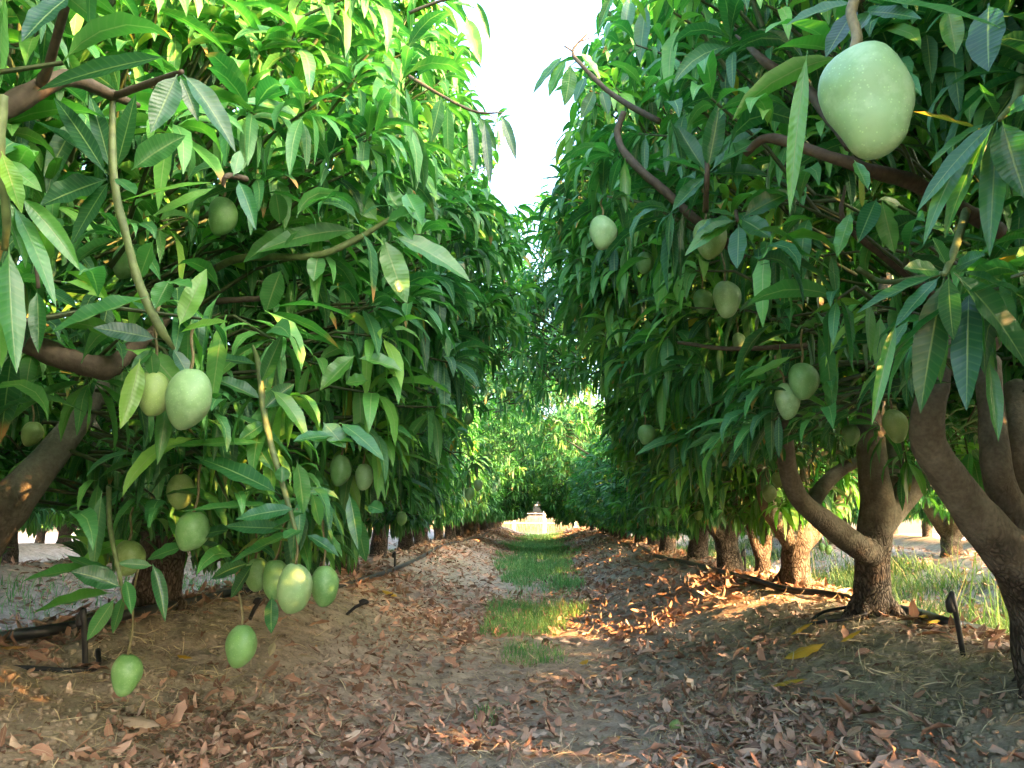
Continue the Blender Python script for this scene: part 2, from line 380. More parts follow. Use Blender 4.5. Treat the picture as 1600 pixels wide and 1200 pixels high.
# ------------------------------------------------------------------ pieces the near foliage leaves in view (clear zones: x, y, radius in photo pixels, depth)
ZONES = []           # discs
BOXES = [            # x0, y0, x1, y1, depth: open air under the near crowns
    (-80, 905, 420, 1200, 9), (0, 840, 120, 905, 4.5), (1150, 800, 1640, 1200, 4.5), (420, 905, 1150, 1200, 9), (1230, 700, 1640, 800, 3.2),
    (60, 600, 232, 745, 1.6), (205, 850, 300, 960, 3.45), (-60, 705, 70, 850, 2.05), (0, 800, 125, 860, 5.5), (1130, 735, 1345, 930, 4.7), (1325, 650, 1425, 800, 3.4), (1432, 590, 1530, 800, 1.9), (1530, 600, 1640, 860, 2.1), (600, 800, 640, 900, 8),
    (560, 820, 1000, 1200, 20), (1000, 835, 1160, 1200, 9)]
GAP = np.array([(700, -60), (722, 0), (768, 70), (812, 170), (806, 235), (770, 262), (768, 300), (800, 335), (815, 318), (840, 262), (885, 190), (905, 150), (835, 140), (862, 95), (930, 60), (955, -60)], float)
def in_poly(u, v, P):
    c = np.zeros(u.shape, bool); x, y = P[:, 0], P[:, 1]; k = len(P); j = k - 1
    for i in range(k):
        cond = ((y[i] > v) != (y[j] > v)) & (u < (x[j] - x[i]) * (v - y[i]) / (y[j] - y[i] + 1e-9) + x[i]); c ^= cond; j = i
    return c
def pruner(off, gap=True, mind=0.95):
    """true for leaves that stay: trims leaves hanging into the open sky lane, the air under the crowns and in front of the fruit"""
    def f(mid, tip):
        ok = np.ones(len(mid), bool)
        for P in (mid, tip, mid * 2 - tip if False else mid + (mid - tip) * .7, (mid + tip) / 2):
            W_ = P + off; u, v, d = project(W_)
            infr = (u > -200) & (u < 1800) & (v > -200) & (v < 1400) & (d > 0)
            ok &= ~(infr & (d < mind)) & (np.linalg.norm(W_ - CL, axis=-1) > 0.5)
            if gap: ok &= ~(in_poly(u, v, GAP) & (d > 0))
            for (x0, y0, x1, y1, dd) in BOXES: ok &= ~((u > x0) & (u < x1) & (v > y0) & (v < y1) & (d < dd) & (d > 0))
            for (x, y, r, dd) in ZONES: ok &= ~(((u - x) ** 2 + (v - y) ** 2 < r * r) & (d < dd) & (d > 0))
        return ok
    return f

# ------------------------------------------------------------------ crowns
def whorls(mb, P, axis, r, n_leaf, L=.188, W=.0375, prof=PROF_MD, keep=None, twig=True, bright=0.0, lscale=1.0, inner=None, hang=1.12):
    """terminal leaf rosettes at points P with shoot directions axis"""
    n = len(P)
    if n == 0: return
    cnt = r.integers(max(4, n_leaf - 3), n_leaf + 4, n); I = np.repeat(np.arange(n), cnt); k = np.concatenate([np.arange(c) for c in cnt])
    a = axis[I]; ref = np.where(np.abs(a[:, 2:3]) < .9, np.array([[0, 0, 1.0]]), np.array([[1.0, 0, 0]]))
    e1 = unit(np.cross(a, ref)); e2 = np.cross(a, e1)
    th = k * 2.39996 + r.random(n)[I] * 6.28; ph = R(35) + k / cnt[I] * R(62) + r.normal(0, .16, len(I))
    d = a * np.cos(ph)[:, None] + (e1 * np.cos(th)[:, None] + e2 * np.sin(th)[:, None]) * np.sin(ph)[:, None]
    base = P[I] - a * (k / cnt[I] * .055)[:, None]
    az = np.arctan2(d[:, 1], d[:, 0]); el = np.arcsin(np.clip(d[:, 2], -1, 1))
    ll = L * lscale * r.uniform(.62, 1.18, len(I)) * r.uniform(.85, 1.12, n)[I]; ww = W / L * ll * r.uniform(.85, 1.2, len(I))
    bend = hang * (r.uniform(.5, 1.7, len(I)) + np.maximum(el, 0) * .7)
    wv = np.clip(r.beta(2.2, 2.6, n) + bright, 0, .93)
    var = np.clip(wv[I] + r.normal(0, .09, len(I)), 0, .94); old = r.random(len(I)); var = np.where(old > .990, r.uniform(.955, 1, len(I)), var)
    leaves(mb, base, az, el, ll, ww, bend, r.normal(0, .45, len(I)), r.uniform(.12, .5, len(I)), var, prof, 0, keep, ripple=.12)
    if twig:
        q0 = P - a_twig(axis, inner, P, r); mid = (P + q0) / 2 + np.array([0, 0, .03])
        if keep is not None:
            ok = keep(P, mid); P, q0, mid = P[ok], q0[ok], mid[ok]; 
        n = len(P)
        if n == 0: return
        Q = np.stack([P, mid, q0], 1); rad = np.array([.0035, .005, .008])
        T = unit(P - q0); A = unit(np.cross(T, np.array([.31, .2, 1.0]))); B = np.cross(T, A)
        an = np.array([0, 2.094, 4.189]); ring = A[:, None] * np.cos(an)[None, :, None] + B[:, None] * np.sin(an)[None, :, None]
        V = Q[:, :, None] + rad[None, :, None, None] * ring[:, None]
        f = np.array([[s * 3 + j, s * 3 + (j + 1) % 3, s * 3 + 3 + (j + 1) % 3, s * 3 + 3 + j] for s in (0, 1) for j in range(3)])
        mb.add(V, (np.arange(n) * 9)[:, None, None] + f[None], None, .5, 1)
def a_twig(axis, inner, P, r):
    ln = r.uniform(.18, .42, len(P))[:, None]
    if inner is None: return axis * ln
    return unit(axis * .6 + unit(P - inner) * .7) * ln

def crown_points(r, n, a, b, c, zc, zb, p=2.8, seed=0, hollow=.55, lat_in=None):
    """points through the outer shell of a hedge-like crown; a lateral, b along the row, c up"""
    out = np.zeros((0, 3))
    while len(out) < n:
        q = r.uniform(-1.25, 1.25, (n * 3, 3))
        rho = (np.abs(q) ** p).sum(1) ** (1 / p)
        lump = 1 + .30 * fbm(q[:, 1] * 2.2 + seed * 3.3 + 50, q[:, 2] * 2.2 + q[:, 0] * 1.7 + 50, 3)
        s = rho / lump
        ok = (s < 1.0) & (s > hollow) & (r.random(len(q)) < (s ** 3) * 1.0)
        P = q[ok] * np.array([a, b, c]) + np.array([0, 0, zc])
        bot = zb + .10 * fbm(P[:, 0] * 2 + 30 + seed, P[:, 1] * 2 + 30, 2)
        P = P[P[:, 2] > bot]
        out = np.vstack([out, P])
    return out[:n]

def crown_axes(r, P, a, b, c, zc):
    g = unit(P / np.array([a, b, c]) ** 2 - np.array([0, 0, zc / c ** 2]))
    ax = g + np.array([0, 0, .35]) + r.normal(0, .35, P.shape)
    return unit(ax)

# ------------------------------------------------------------------ trunks
def generic_trunk(seed, nl, spread=.75, bole=.32, r0=.085, low=False):
    r = np.random.default_rng(seed); mb = MB(); top = np.array([r.normal(0, .03), r.normal(0, .03), bole])
    tube(mb, [(0, 0, -.12), (0, 0, .06), top * .6, top, top + (0, 0, .10)], [r0 * 1.35, r0 * 1.12, r0, r0 * 1.02, r0 * .7], 12, 4, rough=.16, seed=seed)
    for k in range(nl):
        an = k / nl * 6.283 + r.uniform(-.4, .4); d = np.array([math.cos(an), math.sin(an), 0]); d[1] *= .8
        s = spread * r.uniform(.75, 1.1); h = r.uniform(1.3, 2.0)
        p1 = top + d * s * .32 + (0, 0, r.uniform(.16, .3)); p2 = top + d * s * .7 + (0, 0, .45 * h) + r.normal(0, .05, 3); p3 = top + d * s * 1.05 + (0, 0, h)
        rl = r0 * r.uniform(.55, .72)
        tube(mb, [top - (0, 0, .05), p1, p2, p3], [rl * 1.1, rl, rl * .72, rl * .3], 9, 4, rough=.12, seed=seed + k)
        for q in range(3):
            st = p1 * (1 - q / 3) + p2 * q / 3 if q < 2 else p2
            e = st + d * r.uniform(.25, .6) + np.array([r.normal(0, .3), r.normal(0, .3), r.uniform(.35, .9)])
            tube(mb, [st, (st + e) / 2 + (0, 0, .04), e], [rl * .5, rl * .38, rl * .18], 6, 3, seed=seed + q)
    return mb
def organic(o, vox):
    m = o.modifiers.new('join_limbs', 'REMESH'); m.mode = 'VOXEL'; m.voxel_size = vox; m.use_smooth_shade = True
    s = o.modifiers.new('soften', 'SMOOTH'); s.iterations = 3; s.factor = .5
    return o

TREES = {}
def tree_root(label, x, y, group=None):
    return thing('mango_tree', label, 'mango tree', (x, y, float(ground_z(x, y))), group)

# fruits: x, y, width, height in photo pixels, true height in m, skin, label, owner, yaw
FRUITS = [
 (345, 338, 45, 62, .095, 'green', 'green mango hanging alone high on the left tree beneath a long pale leaf', .0),
 (196, 408, 40, 60, .100, 'green', 'green mango half hidden behind the upright olive twig at upper left', .4),
 (237, 615, 52, 72, .088, 'olive', 'rounder olive mango touching the left side of the large pale mango by the brown limb', .8),
 (292, 624, 70, 98, .118, 'pale', 'large pale mango in the pair below the bent brown limb', -.3),
 (280, 768, 40, 56, .090, 'olive', 'shaded olive mango with a dark leaf across it, on the lower left tree', .6),
 (297, 830, 50, 62, .092, 'green', 'round green mango in front of the thick dark left trunk', .2),
 (200, 872, 45, 56, .092, 'olive', 'yellowish mango tucked behind drooping leaves left of the thick dark trunk', 0),
 (400, 898, 40, 52, .090, 'green', 'left mango of the low bunch of four on the left tree', .5),
 (428, 906, 40, 62, .100, 'green', 'darker mango squeezed behind the low bunch of four on the left tree', .2),
 (458, 920, 54, 80, .118, 'pale', 'biggest, palest mango of the low bunch of four, hanging in front', -.25),
 (505, 916, 42, 64, .100, 'green', 'bluish green mango at the right end of the low bunch of four', .3),
 (374, 1010, 50, 66, .100, 'green', 'mango hanging low on a thin stalk over the left soil bank', -.5),
 (195, 1055, 44, 64, .098, 'green', 'lowest hanging mango, light green, just above the bare left bank by the black stake', .1),
 (530, 735, 28, 50, .095, 'green', 'mango peeping between leaves right of the green leafy twig', 0),
 (567, 745, 26, 42, .080, 'pale', 'small pale mango half covered by leaves at the lower edge of the left foliage', 0),
 (733, 772, 15, 21, .085, 'green', 'lower mango of the tiny far pair beside the aisle on the left', 0),
 (746, 758, 14, 18, .078, 'pale', 'upper mango of the tiny far pair beside the aisle on the left', 0),
 (627, 810, 16, 22, .085, 'green', 'small mango hanging against the V-forked pale trunk on the left', 0),
 (731, 654, 13, 20, .085, 'green', 'tiny dim mango high above the far left pair, beside a thin twig', 0),
 (48, 678, 32, 40, .085, 'olive', 'yellow green mango in deep shade near the left picture edge', 0),
 (1343, 160, 140, 186, .135, 'pale', 'very large pale mango hanging closest to the viewer at upper right', -.35),
 (940, 364, 42, 56, .100, 'pale', 'dull mango under folded leaves, leftmost of the upper right foliage', .2),
 (1006, 411, 27, 36, .085, 'green', 'small round bluish mango between the two leaf-capped mangoes on the right', 0),
 (1107, 374, 52, 66, .110, 'olive', 'yellowish mango capped by drooping leaves beside the long stalk on the right', .3),
 (1133, 468, 42, 60, .108, 'pale', 'pale oval mango at the end of the long stalk mid right tree', -.1),
 (1097, 471, 30, 42, .092, 'green', 'darker mango just left of the long-stalked pale mango', .3),
 (1153, 534, 20, 29, .065, 'pale', 'undersized little mango hanging below the long-stalked pale mango', 0),
 (1254, 596, 48, 60, .100, 'green', 'upper mango of the touching pair in the right tree', .5),
 (1228, 627, 38, 58, .098, 'pale', 'lower mango of the touching pair in the right tree', -.2),
 (1328, 680, 26, 34, .085, 'green', 'small mango in shade left of the dark upright trunk on the right', 0),
 (1398, 666, 36, 54, .100, 'olive', 'mango hanging between the dark trunk and the bare leaning limb on the right', 0),
 (1008, 679, 28, 32, .085, 'green', 'roundish mango dangling alone below the right foliage, nearest the aisle', .2),
 (1201, 771, 22, 28, .085, 'olive', 'lower mango of the dim pair above the sunlit trunk', 0),
 (1214, 750, 18, 25, .080, 'olive', 'upper mango of the dim pair above the sunlit trunk', 0),
 (1090, 803, 14, 20, .085, 'green', 'tiny mango in front of the many-forked trunk on the right', 0),
 (1284, 855, 10, 14, .075, 'green', 'left one of two tiny mangoes dangling right of the sunlit trunk', 0),
 (1294, 859, 11, 16, .080, 'green', 'right one of two tiny mangoes dangling right of the sunlit trunk', 0),
 (1019, 815, 12, 15, .080, 'olive', 'tiny mango hanging low over the far right bank', 0),
 (795, 612, 11, 16, .085, 'green', 'tiny mango in the foliage closing over the aisle', 0),
]
for f in FRUITS:
    d = 1200 * f[4] / f[3]; ZONES.append((f[0], f[1], f[2] * .8, d + .03)); ZONES.append((f[0], f[1] - f[3] * .3, f[2] * .4, d)); ZONES.append((f[0], f[1] + f[3] * .3, f[2] * .4, d))

# ------------------------------------------------------------------ hand-placed foreground shoots: (base xy, tip xy, width px, depth, var, bow)
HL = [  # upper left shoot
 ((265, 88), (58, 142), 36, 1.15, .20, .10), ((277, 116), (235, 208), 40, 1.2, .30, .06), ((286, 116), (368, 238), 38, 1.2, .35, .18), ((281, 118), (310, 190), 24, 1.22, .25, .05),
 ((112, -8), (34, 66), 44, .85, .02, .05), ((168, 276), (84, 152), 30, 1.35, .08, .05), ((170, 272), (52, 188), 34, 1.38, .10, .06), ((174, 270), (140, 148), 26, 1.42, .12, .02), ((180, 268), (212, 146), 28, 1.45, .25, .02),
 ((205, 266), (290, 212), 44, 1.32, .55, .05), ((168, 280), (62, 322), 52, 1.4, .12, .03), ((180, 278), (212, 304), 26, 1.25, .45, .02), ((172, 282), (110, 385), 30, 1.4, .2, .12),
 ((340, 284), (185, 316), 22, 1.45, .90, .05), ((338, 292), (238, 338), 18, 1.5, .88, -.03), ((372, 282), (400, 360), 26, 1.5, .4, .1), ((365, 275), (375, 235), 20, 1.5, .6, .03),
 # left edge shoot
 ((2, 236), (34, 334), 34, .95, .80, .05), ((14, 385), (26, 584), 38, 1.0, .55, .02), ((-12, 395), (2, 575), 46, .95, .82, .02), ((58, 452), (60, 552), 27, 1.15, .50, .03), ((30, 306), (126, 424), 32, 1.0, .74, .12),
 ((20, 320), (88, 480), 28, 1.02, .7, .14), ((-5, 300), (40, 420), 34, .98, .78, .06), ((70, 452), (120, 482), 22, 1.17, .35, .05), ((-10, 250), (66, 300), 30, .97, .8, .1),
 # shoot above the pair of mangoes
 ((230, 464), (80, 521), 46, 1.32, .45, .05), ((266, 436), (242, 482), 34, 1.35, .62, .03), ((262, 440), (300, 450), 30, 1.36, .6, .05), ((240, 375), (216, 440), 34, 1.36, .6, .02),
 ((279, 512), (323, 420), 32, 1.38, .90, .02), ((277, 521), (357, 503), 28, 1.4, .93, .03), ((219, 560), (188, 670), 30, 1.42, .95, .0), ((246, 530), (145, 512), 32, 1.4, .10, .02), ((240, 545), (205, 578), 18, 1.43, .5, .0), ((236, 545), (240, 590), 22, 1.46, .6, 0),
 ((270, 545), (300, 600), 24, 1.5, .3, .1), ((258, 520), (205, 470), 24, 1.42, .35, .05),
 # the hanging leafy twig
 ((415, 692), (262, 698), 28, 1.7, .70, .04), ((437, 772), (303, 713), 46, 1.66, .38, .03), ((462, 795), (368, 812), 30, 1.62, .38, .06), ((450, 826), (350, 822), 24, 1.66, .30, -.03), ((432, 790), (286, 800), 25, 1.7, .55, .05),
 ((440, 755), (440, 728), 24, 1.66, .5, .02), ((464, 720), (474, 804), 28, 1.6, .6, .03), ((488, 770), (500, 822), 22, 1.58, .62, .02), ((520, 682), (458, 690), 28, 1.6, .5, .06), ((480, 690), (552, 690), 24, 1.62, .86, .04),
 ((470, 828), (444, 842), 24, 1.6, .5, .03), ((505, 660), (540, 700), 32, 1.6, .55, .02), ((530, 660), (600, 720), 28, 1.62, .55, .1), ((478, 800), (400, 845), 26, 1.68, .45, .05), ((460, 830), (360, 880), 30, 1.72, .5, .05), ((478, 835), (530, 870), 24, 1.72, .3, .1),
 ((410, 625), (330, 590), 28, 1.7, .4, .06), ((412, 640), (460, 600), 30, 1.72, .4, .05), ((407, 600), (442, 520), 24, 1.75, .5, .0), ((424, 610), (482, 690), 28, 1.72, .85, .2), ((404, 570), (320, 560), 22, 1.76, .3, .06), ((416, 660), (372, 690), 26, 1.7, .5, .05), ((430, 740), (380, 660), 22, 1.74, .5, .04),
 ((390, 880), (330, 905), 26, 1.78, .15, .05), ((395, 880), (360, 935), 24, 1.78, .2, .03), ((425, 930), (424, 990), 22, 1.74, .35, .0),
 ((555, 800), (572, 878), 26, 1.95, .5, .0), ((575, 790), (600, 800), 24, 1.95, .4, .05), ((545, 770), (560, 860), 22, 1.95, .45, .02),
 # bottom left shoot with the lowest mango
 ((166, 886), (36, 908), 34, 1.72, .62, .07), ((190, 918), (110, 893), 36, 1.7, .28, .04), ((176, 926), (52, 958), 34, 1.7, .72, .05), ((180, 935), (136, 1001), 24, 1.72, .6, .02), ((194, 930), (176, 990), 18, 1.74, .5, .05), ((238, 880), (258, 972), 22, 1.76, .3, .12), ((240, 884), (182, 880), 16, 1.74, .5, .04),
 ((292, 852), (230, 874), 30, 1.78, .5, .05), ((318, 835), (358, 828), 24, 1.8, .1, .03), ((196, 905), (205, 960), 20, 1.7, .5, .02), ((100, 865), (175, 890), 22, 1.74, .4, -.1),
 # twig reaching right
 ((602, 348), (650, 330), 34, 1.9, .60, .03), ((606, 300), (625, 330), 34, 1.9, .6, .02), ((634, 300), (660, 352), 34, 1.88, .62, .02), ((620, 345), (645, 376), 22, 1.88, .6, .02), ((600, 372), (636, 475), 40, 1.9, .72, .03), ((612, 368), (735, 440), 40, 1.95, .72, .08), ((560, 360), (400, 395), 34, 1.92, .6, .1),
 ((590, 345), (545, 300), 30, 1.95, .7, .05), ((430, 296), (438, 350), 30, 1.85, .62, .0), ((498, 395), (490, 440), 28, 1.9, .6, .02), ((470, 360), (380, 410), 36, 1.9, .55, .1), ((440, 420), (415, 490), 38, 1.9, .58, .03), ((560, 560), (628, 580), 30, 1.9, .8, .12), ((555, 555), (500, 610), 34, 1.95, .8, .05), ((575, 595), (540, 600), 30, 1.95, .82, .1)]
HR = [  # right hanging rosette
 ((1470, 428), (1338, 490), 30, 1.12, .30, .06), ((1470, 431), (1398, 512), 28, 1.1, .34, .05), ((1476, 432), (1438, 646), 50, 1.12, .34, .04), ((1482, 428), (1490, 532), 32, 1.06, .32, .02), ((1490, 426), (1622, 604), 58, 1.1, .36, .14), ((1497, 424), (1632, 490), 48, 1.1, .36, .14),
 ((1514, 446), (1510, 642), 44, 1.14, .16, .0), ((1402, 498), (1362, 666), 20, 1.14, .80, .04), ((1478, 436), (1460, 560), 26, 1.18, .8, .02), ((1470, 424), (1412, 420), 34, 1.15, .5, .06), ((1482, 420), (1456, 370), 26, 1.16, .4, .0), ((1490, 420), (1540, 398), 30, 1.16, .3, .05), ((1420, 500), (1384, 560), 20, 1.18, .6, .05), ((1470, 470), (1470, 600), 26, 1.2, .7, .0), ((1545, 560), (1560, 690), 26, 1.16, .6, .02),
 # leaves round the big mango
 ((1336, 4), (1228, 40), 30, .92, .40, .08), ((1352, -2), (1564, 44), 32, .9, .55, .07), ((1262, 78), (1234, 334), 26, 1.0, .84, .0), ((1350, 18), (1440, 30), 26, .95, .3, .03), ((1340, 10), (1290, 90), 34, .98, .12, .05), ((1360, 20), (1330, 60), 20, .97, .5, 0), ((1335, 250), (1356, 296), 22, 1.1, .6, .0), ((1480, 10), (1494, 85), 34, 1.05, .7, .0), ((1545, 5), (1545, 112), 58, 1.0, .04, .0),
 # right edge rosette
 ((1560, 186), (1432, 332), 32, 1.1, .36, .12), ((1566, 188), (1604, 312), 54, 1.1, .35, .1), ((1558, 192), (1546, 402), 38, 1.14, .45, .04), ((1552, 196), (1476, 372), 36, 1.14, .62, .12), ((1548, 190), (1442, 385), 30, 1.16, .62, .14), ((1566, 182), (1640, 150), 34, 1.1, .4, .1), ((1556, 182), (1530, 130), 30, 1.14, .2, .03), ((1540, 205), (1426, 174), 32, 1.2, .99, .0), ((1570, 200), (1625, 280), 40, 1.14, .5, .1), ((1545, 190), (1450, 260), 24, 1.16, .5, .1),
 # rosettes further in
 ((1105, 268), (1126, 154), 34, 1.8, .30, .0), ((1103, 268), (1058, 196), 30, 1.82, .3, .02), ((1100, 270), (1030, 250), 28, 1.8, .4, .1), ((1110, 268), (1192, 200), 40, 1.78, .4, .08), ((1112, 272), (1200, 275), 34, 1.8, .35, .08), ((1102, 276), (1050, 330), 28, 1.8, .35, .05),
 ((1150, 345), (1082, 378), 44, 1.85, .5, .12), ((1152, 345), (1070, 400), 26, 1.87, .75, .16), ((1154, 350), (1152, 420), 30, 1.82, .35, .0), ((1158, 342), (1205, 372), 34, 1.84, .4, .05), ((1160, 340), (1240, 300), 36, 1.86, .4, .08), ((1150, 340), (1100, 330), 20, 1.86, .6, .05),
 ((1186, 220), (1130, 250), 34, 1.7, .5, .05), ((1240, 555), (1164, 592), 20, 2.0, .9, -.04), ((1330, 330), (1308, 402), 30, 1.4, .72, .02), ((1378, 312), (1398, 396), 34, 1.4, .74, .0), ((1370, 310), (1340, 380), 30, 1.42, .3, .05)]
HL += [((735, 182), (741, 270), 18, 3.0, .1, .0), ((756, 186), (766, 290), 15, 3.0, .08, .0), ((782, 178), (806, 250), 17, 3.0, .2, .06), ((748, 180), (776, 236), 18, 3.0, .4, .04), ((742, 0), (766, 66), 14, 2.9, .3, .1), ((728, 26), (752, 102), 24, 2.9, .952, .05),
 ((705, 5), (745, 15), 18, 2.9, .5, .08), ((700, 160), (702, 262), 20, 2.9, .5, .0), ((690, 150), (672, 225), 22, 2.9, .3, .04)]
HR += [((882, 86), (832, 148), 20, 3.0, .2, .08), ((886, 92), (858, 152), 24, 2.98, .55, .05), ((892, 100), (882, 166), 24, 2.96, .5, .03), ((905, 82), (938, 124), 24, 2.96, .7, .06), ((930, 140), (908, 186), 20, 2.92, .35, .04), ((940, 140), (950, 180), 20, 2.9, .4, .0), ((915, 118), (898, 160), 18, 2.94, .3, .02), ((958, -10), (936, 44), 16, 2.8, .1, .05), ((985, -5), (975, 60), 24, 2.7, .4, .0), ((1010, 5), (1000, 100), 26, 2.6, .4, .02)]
TWIGS_L = [([(176, 150, 1.4), (178, 282, 1.37), (200, 380, 1.36), (220, 450, 1.36), (252, 515, 1.37), (272, 545, 1.4)], [.005, .007, .0072, .0085, .008, .003], 0),
 ([(-30, 190, 1.2), (60, 140, 1.25), (110, 124, 1.3), (178, 150, 1.4), (215, 165, 1.5)], [.018, .016, .013, .010, .006], 1), ([(115, -40, 1.1), (82, 85, 1.2), (60, 140, 1.25)], [.006, .007, .008], 1), ([(178, 150, 1.4), (240, 128, 1.3), (284, 112, 1.2)], [.007, .006, .004], 1),
 ([(-60, 500, 1.55), (20, 522, 1.6), (70, 548, 1.62), (160, 574, 1.66), (205, 548, 1.75), (260, 500, 2.0)], [.027, .025, .024, .025, .018, .012], 1),
 ([(395, 540, 1.85), (404, 570, 1.76), (412, 640, 1.72), (425, 700, 1.69), (447, 775, 1.66), (462, 830, 1.63)], [.003, .0065, .0075, .007, .006, .004], 0),
 ([(300, 445, 2.2), (370, 405, 2.0), (490, 400, 1.92), (560, 372, 1.91), (605, 345, 1.9), (625, 335, 1.9)], [.011, .010, .009, .008, .006, .004], 0), ([(338, 470, 2.0), (420, 466, 1.95)], [.010, .007], 1),
 ([(170, 760, 1.9), (172, 820, 1.76), (185, 890, 1.70), (195, 940, 1.72)], [.007, .006, .005, .004], 0), ([(5, 150, .95), (0, 235, .95), (10, 330, .97), (8, 390, 1.0)], [.006, .006, .005, .004], 0), ([(55, 400, 1.15), (60, 450, 1.15)], [.003, .003], 1), ([(640, 120, 3.1), (700, 155, 3.0), (745, 175, 3.0), (785, 176, 3.0)], [.008, .006, .005, .003], 1), ([(640, 20, 3.0), (700, -2, 2.9), (742, -2, 2.9)], [.007, .006, .003], 1), ([(385, 280, 1.55), (355, 275, 1.5), (348, 290, 1.5)], [.006, .006, .003], 1)]
TWIGS_R = [([(975, 175, 2.3), (965, 212, 2.3), (985, 250, 2.25), (1040, 300, 2.2), (1090, 345, 2.2), (1160, 400, 2.3)], [.009, .010, .012, .013, .014, .015], 1),
 ([(918, 52, 3.0), (895, 80, 3.0), (912, 105, 2.95), (960, 150, 2.9), (1030, 190, 2.8)], [.003, .006, .008, .010, .012], 1), ([(895, 80, 3.0), (882, 72, 3.0)], [.004, .003], 1), ([(903, 66, 3.0), (925, 58, 3.0)], [.003, .002], 1),
 ([(1165, 240, 1.7), (1200, 216, 1.65), (1270, 236, 1.6), (1340, 260, 1.6), (1440, 292, 1.7), (1560, 360, 1.9)], [.008, .010, .011, .013, .017, .022], 1), ([(1150, 55, 1.9), (1200, 100, 1.8), (1260, 140, 1.8), (1330, 230, 1.65)], [.003, .011, .012, .013], 1),
 ([(1330, -40, .98), (1342, -5, .93), (1352, -30, 1.0), (1380, -60, 1.2)], [.007, .008, .008, .012], 1), ([(1104, 200, 1.9), (1105, 270, 1.8), (1102, 330, 1.9)], [.005, .006, .007], 1), ([(1340, 420, 1.9), (1380, 440, 1.85), (1470, 428, 1.15)], [.007, .006, .004], 0),
 ([(1510, 330, 1.5), (1490, 395, 1.2), (1476, 428, 1.12)], [.008, .006, .004], 0), ([(1600, 90, 1.3), (1590, 150, 1.15), (1562, 186, 1.1)], [.009, .007, .004], 0), ([(1150, 330, 1.9), (1152, 345, 1.85)], [.005, .004], 1), ([(1060, 535, 2.5), (1140, 545, 2.3), (1260, 540, 2.2)], [.006, .007, .009], 1), ([(1320, 290, 1.9), (1322, 350, 1.9), (1420, 430, 1.95), (1500, 500, 2.1)], [.003, .008, .012, .016], 1)]
for (b, t, wd, d, va, bo) in HL + HR:
    for s in (.25, .55, .85): ZONES.append((b[0] + (t[0] - b[0]) * s, b[1] + (t[1] - b[1]) * s, max(14, wd * .55), d - .01))

for t_ in TWIGS_L + TWIGS_R:
    for p, q_ in zip(t_[0], t_[0][1:]):
        for s in (0, .33, .66, 1): ZONES.append((p[0] + (q_[0] - p[0]) * s, p[1] + (q_[1] - p[1]) * s, 20, p[2] + (q_[2] - p[2]) * s - .01))
# ------------------------------------------------------------------ near trees, each with its own crown
# tag, x, y, crown (a, b, c, zc, zbottom), whorls, label
NEAR = [
 ('L0', ROWL - .05, .70, (1.22, .95, 1.10, 1.35, .75), 520, 'nearest mango tree on the left, its leaves filling the upper left edge'),
 ('L1', ROWL - .10, 2.15, (1.50, .95, 1.32, 1.62, .62), 950, 'left mango tree whose thick limb slants up from the left edge'),
 ('L2', ROWL - .03, 3.62, (1.58, .95, 1.66, 2.08, .62), 1080, 'left mango tree on the thick dark upright trunk behind the low mangoes'),
 ('L3', ROWL, 5.2, (1.66, .95, 1.72, 2.22, .62), 980, 'left mango tree with two separate stems behind the bunch of four mangoes'),
 ('R0', ROWR + .15, .70, (1.22, .95, 1.0, 1.55, 1.05), 480, 'nearest mango tree on the right, the one carrying the very large pale mango'),
 ('R1', ROWR - .05, 2.15, (1.36, .95, 1.15, 1.75, 1.05), 820, 'right mango tree with the big bare limb leaning in from the right edge'),
 ('R2', ROWR - .02, 3.62, (1.52, .95, 1.5, 2.2, .95), 1050, 'right mango tree on a dark upright trunk with a black hose looped at its foot'),
 ('R3', ROWR + .05, 5.05, (1.58, .95, 1.55, 2.1, .78), 900, 'right mango tree whose short rough trunk is lit orange by the sun'),
]
def near_crown(key, x, y, prm, n, extra=None):
    r = np.random.default_rng(sum(map(ord, key)) * 13 + 5); a, b, c, zc, zb = prm
    root = TREES[key]; off = np.array(root.location); zc_, zb_ = zc - .35, zb - .35
    n = int(n * 1.22); P = crown_points(r, n, a, b, c, zc_, zb_, seed=ord(key[1]) + (10 if key[0] == 'L' else 0))
    if key in ('R2', 'R3'): P = P[~((P[:, 0] > .30) & (P[:, 2] < zb_ + (.55 if key == 'R3' else .16)))]
    if key in ('R1', 'R2', 'R3'): P = P[P[:, 0] > -(1.0 + .55 * np.clip(P[:, 2] - .75, 0, 2))]     # these crowns draw back towards the skirt
    if key in ('L2', 'L3'): P = P[P[:, 0] < .92 + .55 * np.clip(P[:, 2] - .60, 0, 2)]
    ax = crown_axes(r, P, a, b, c, zc_)
    mb = MB(); keep = pruner(off)
    whorls(mb, P, ax, r, 13, keep=keep, bright=.09 if key[0] == 'L' else .05, inner=np.array([0, 0, zc_ - .4]), prof=PROF_MD)
    if extra is not None and len(extra):     # shoots that carry the fruit
        E = np.array(extra) - off; ea = unit(unit(E - np.array([0, 0, zc_])) * .6 + np.array([0, 0, .25]) + r.normal(0, .3, E.shape))
        whorls(mb, E, ea, r, 10, keep=keep, inner=np.array([0, 0, zc_]), L=.17)
    return mb

for key, x, y, prm, n, lab in NEAR: TREES[key] = tree_root(lab, x, y)

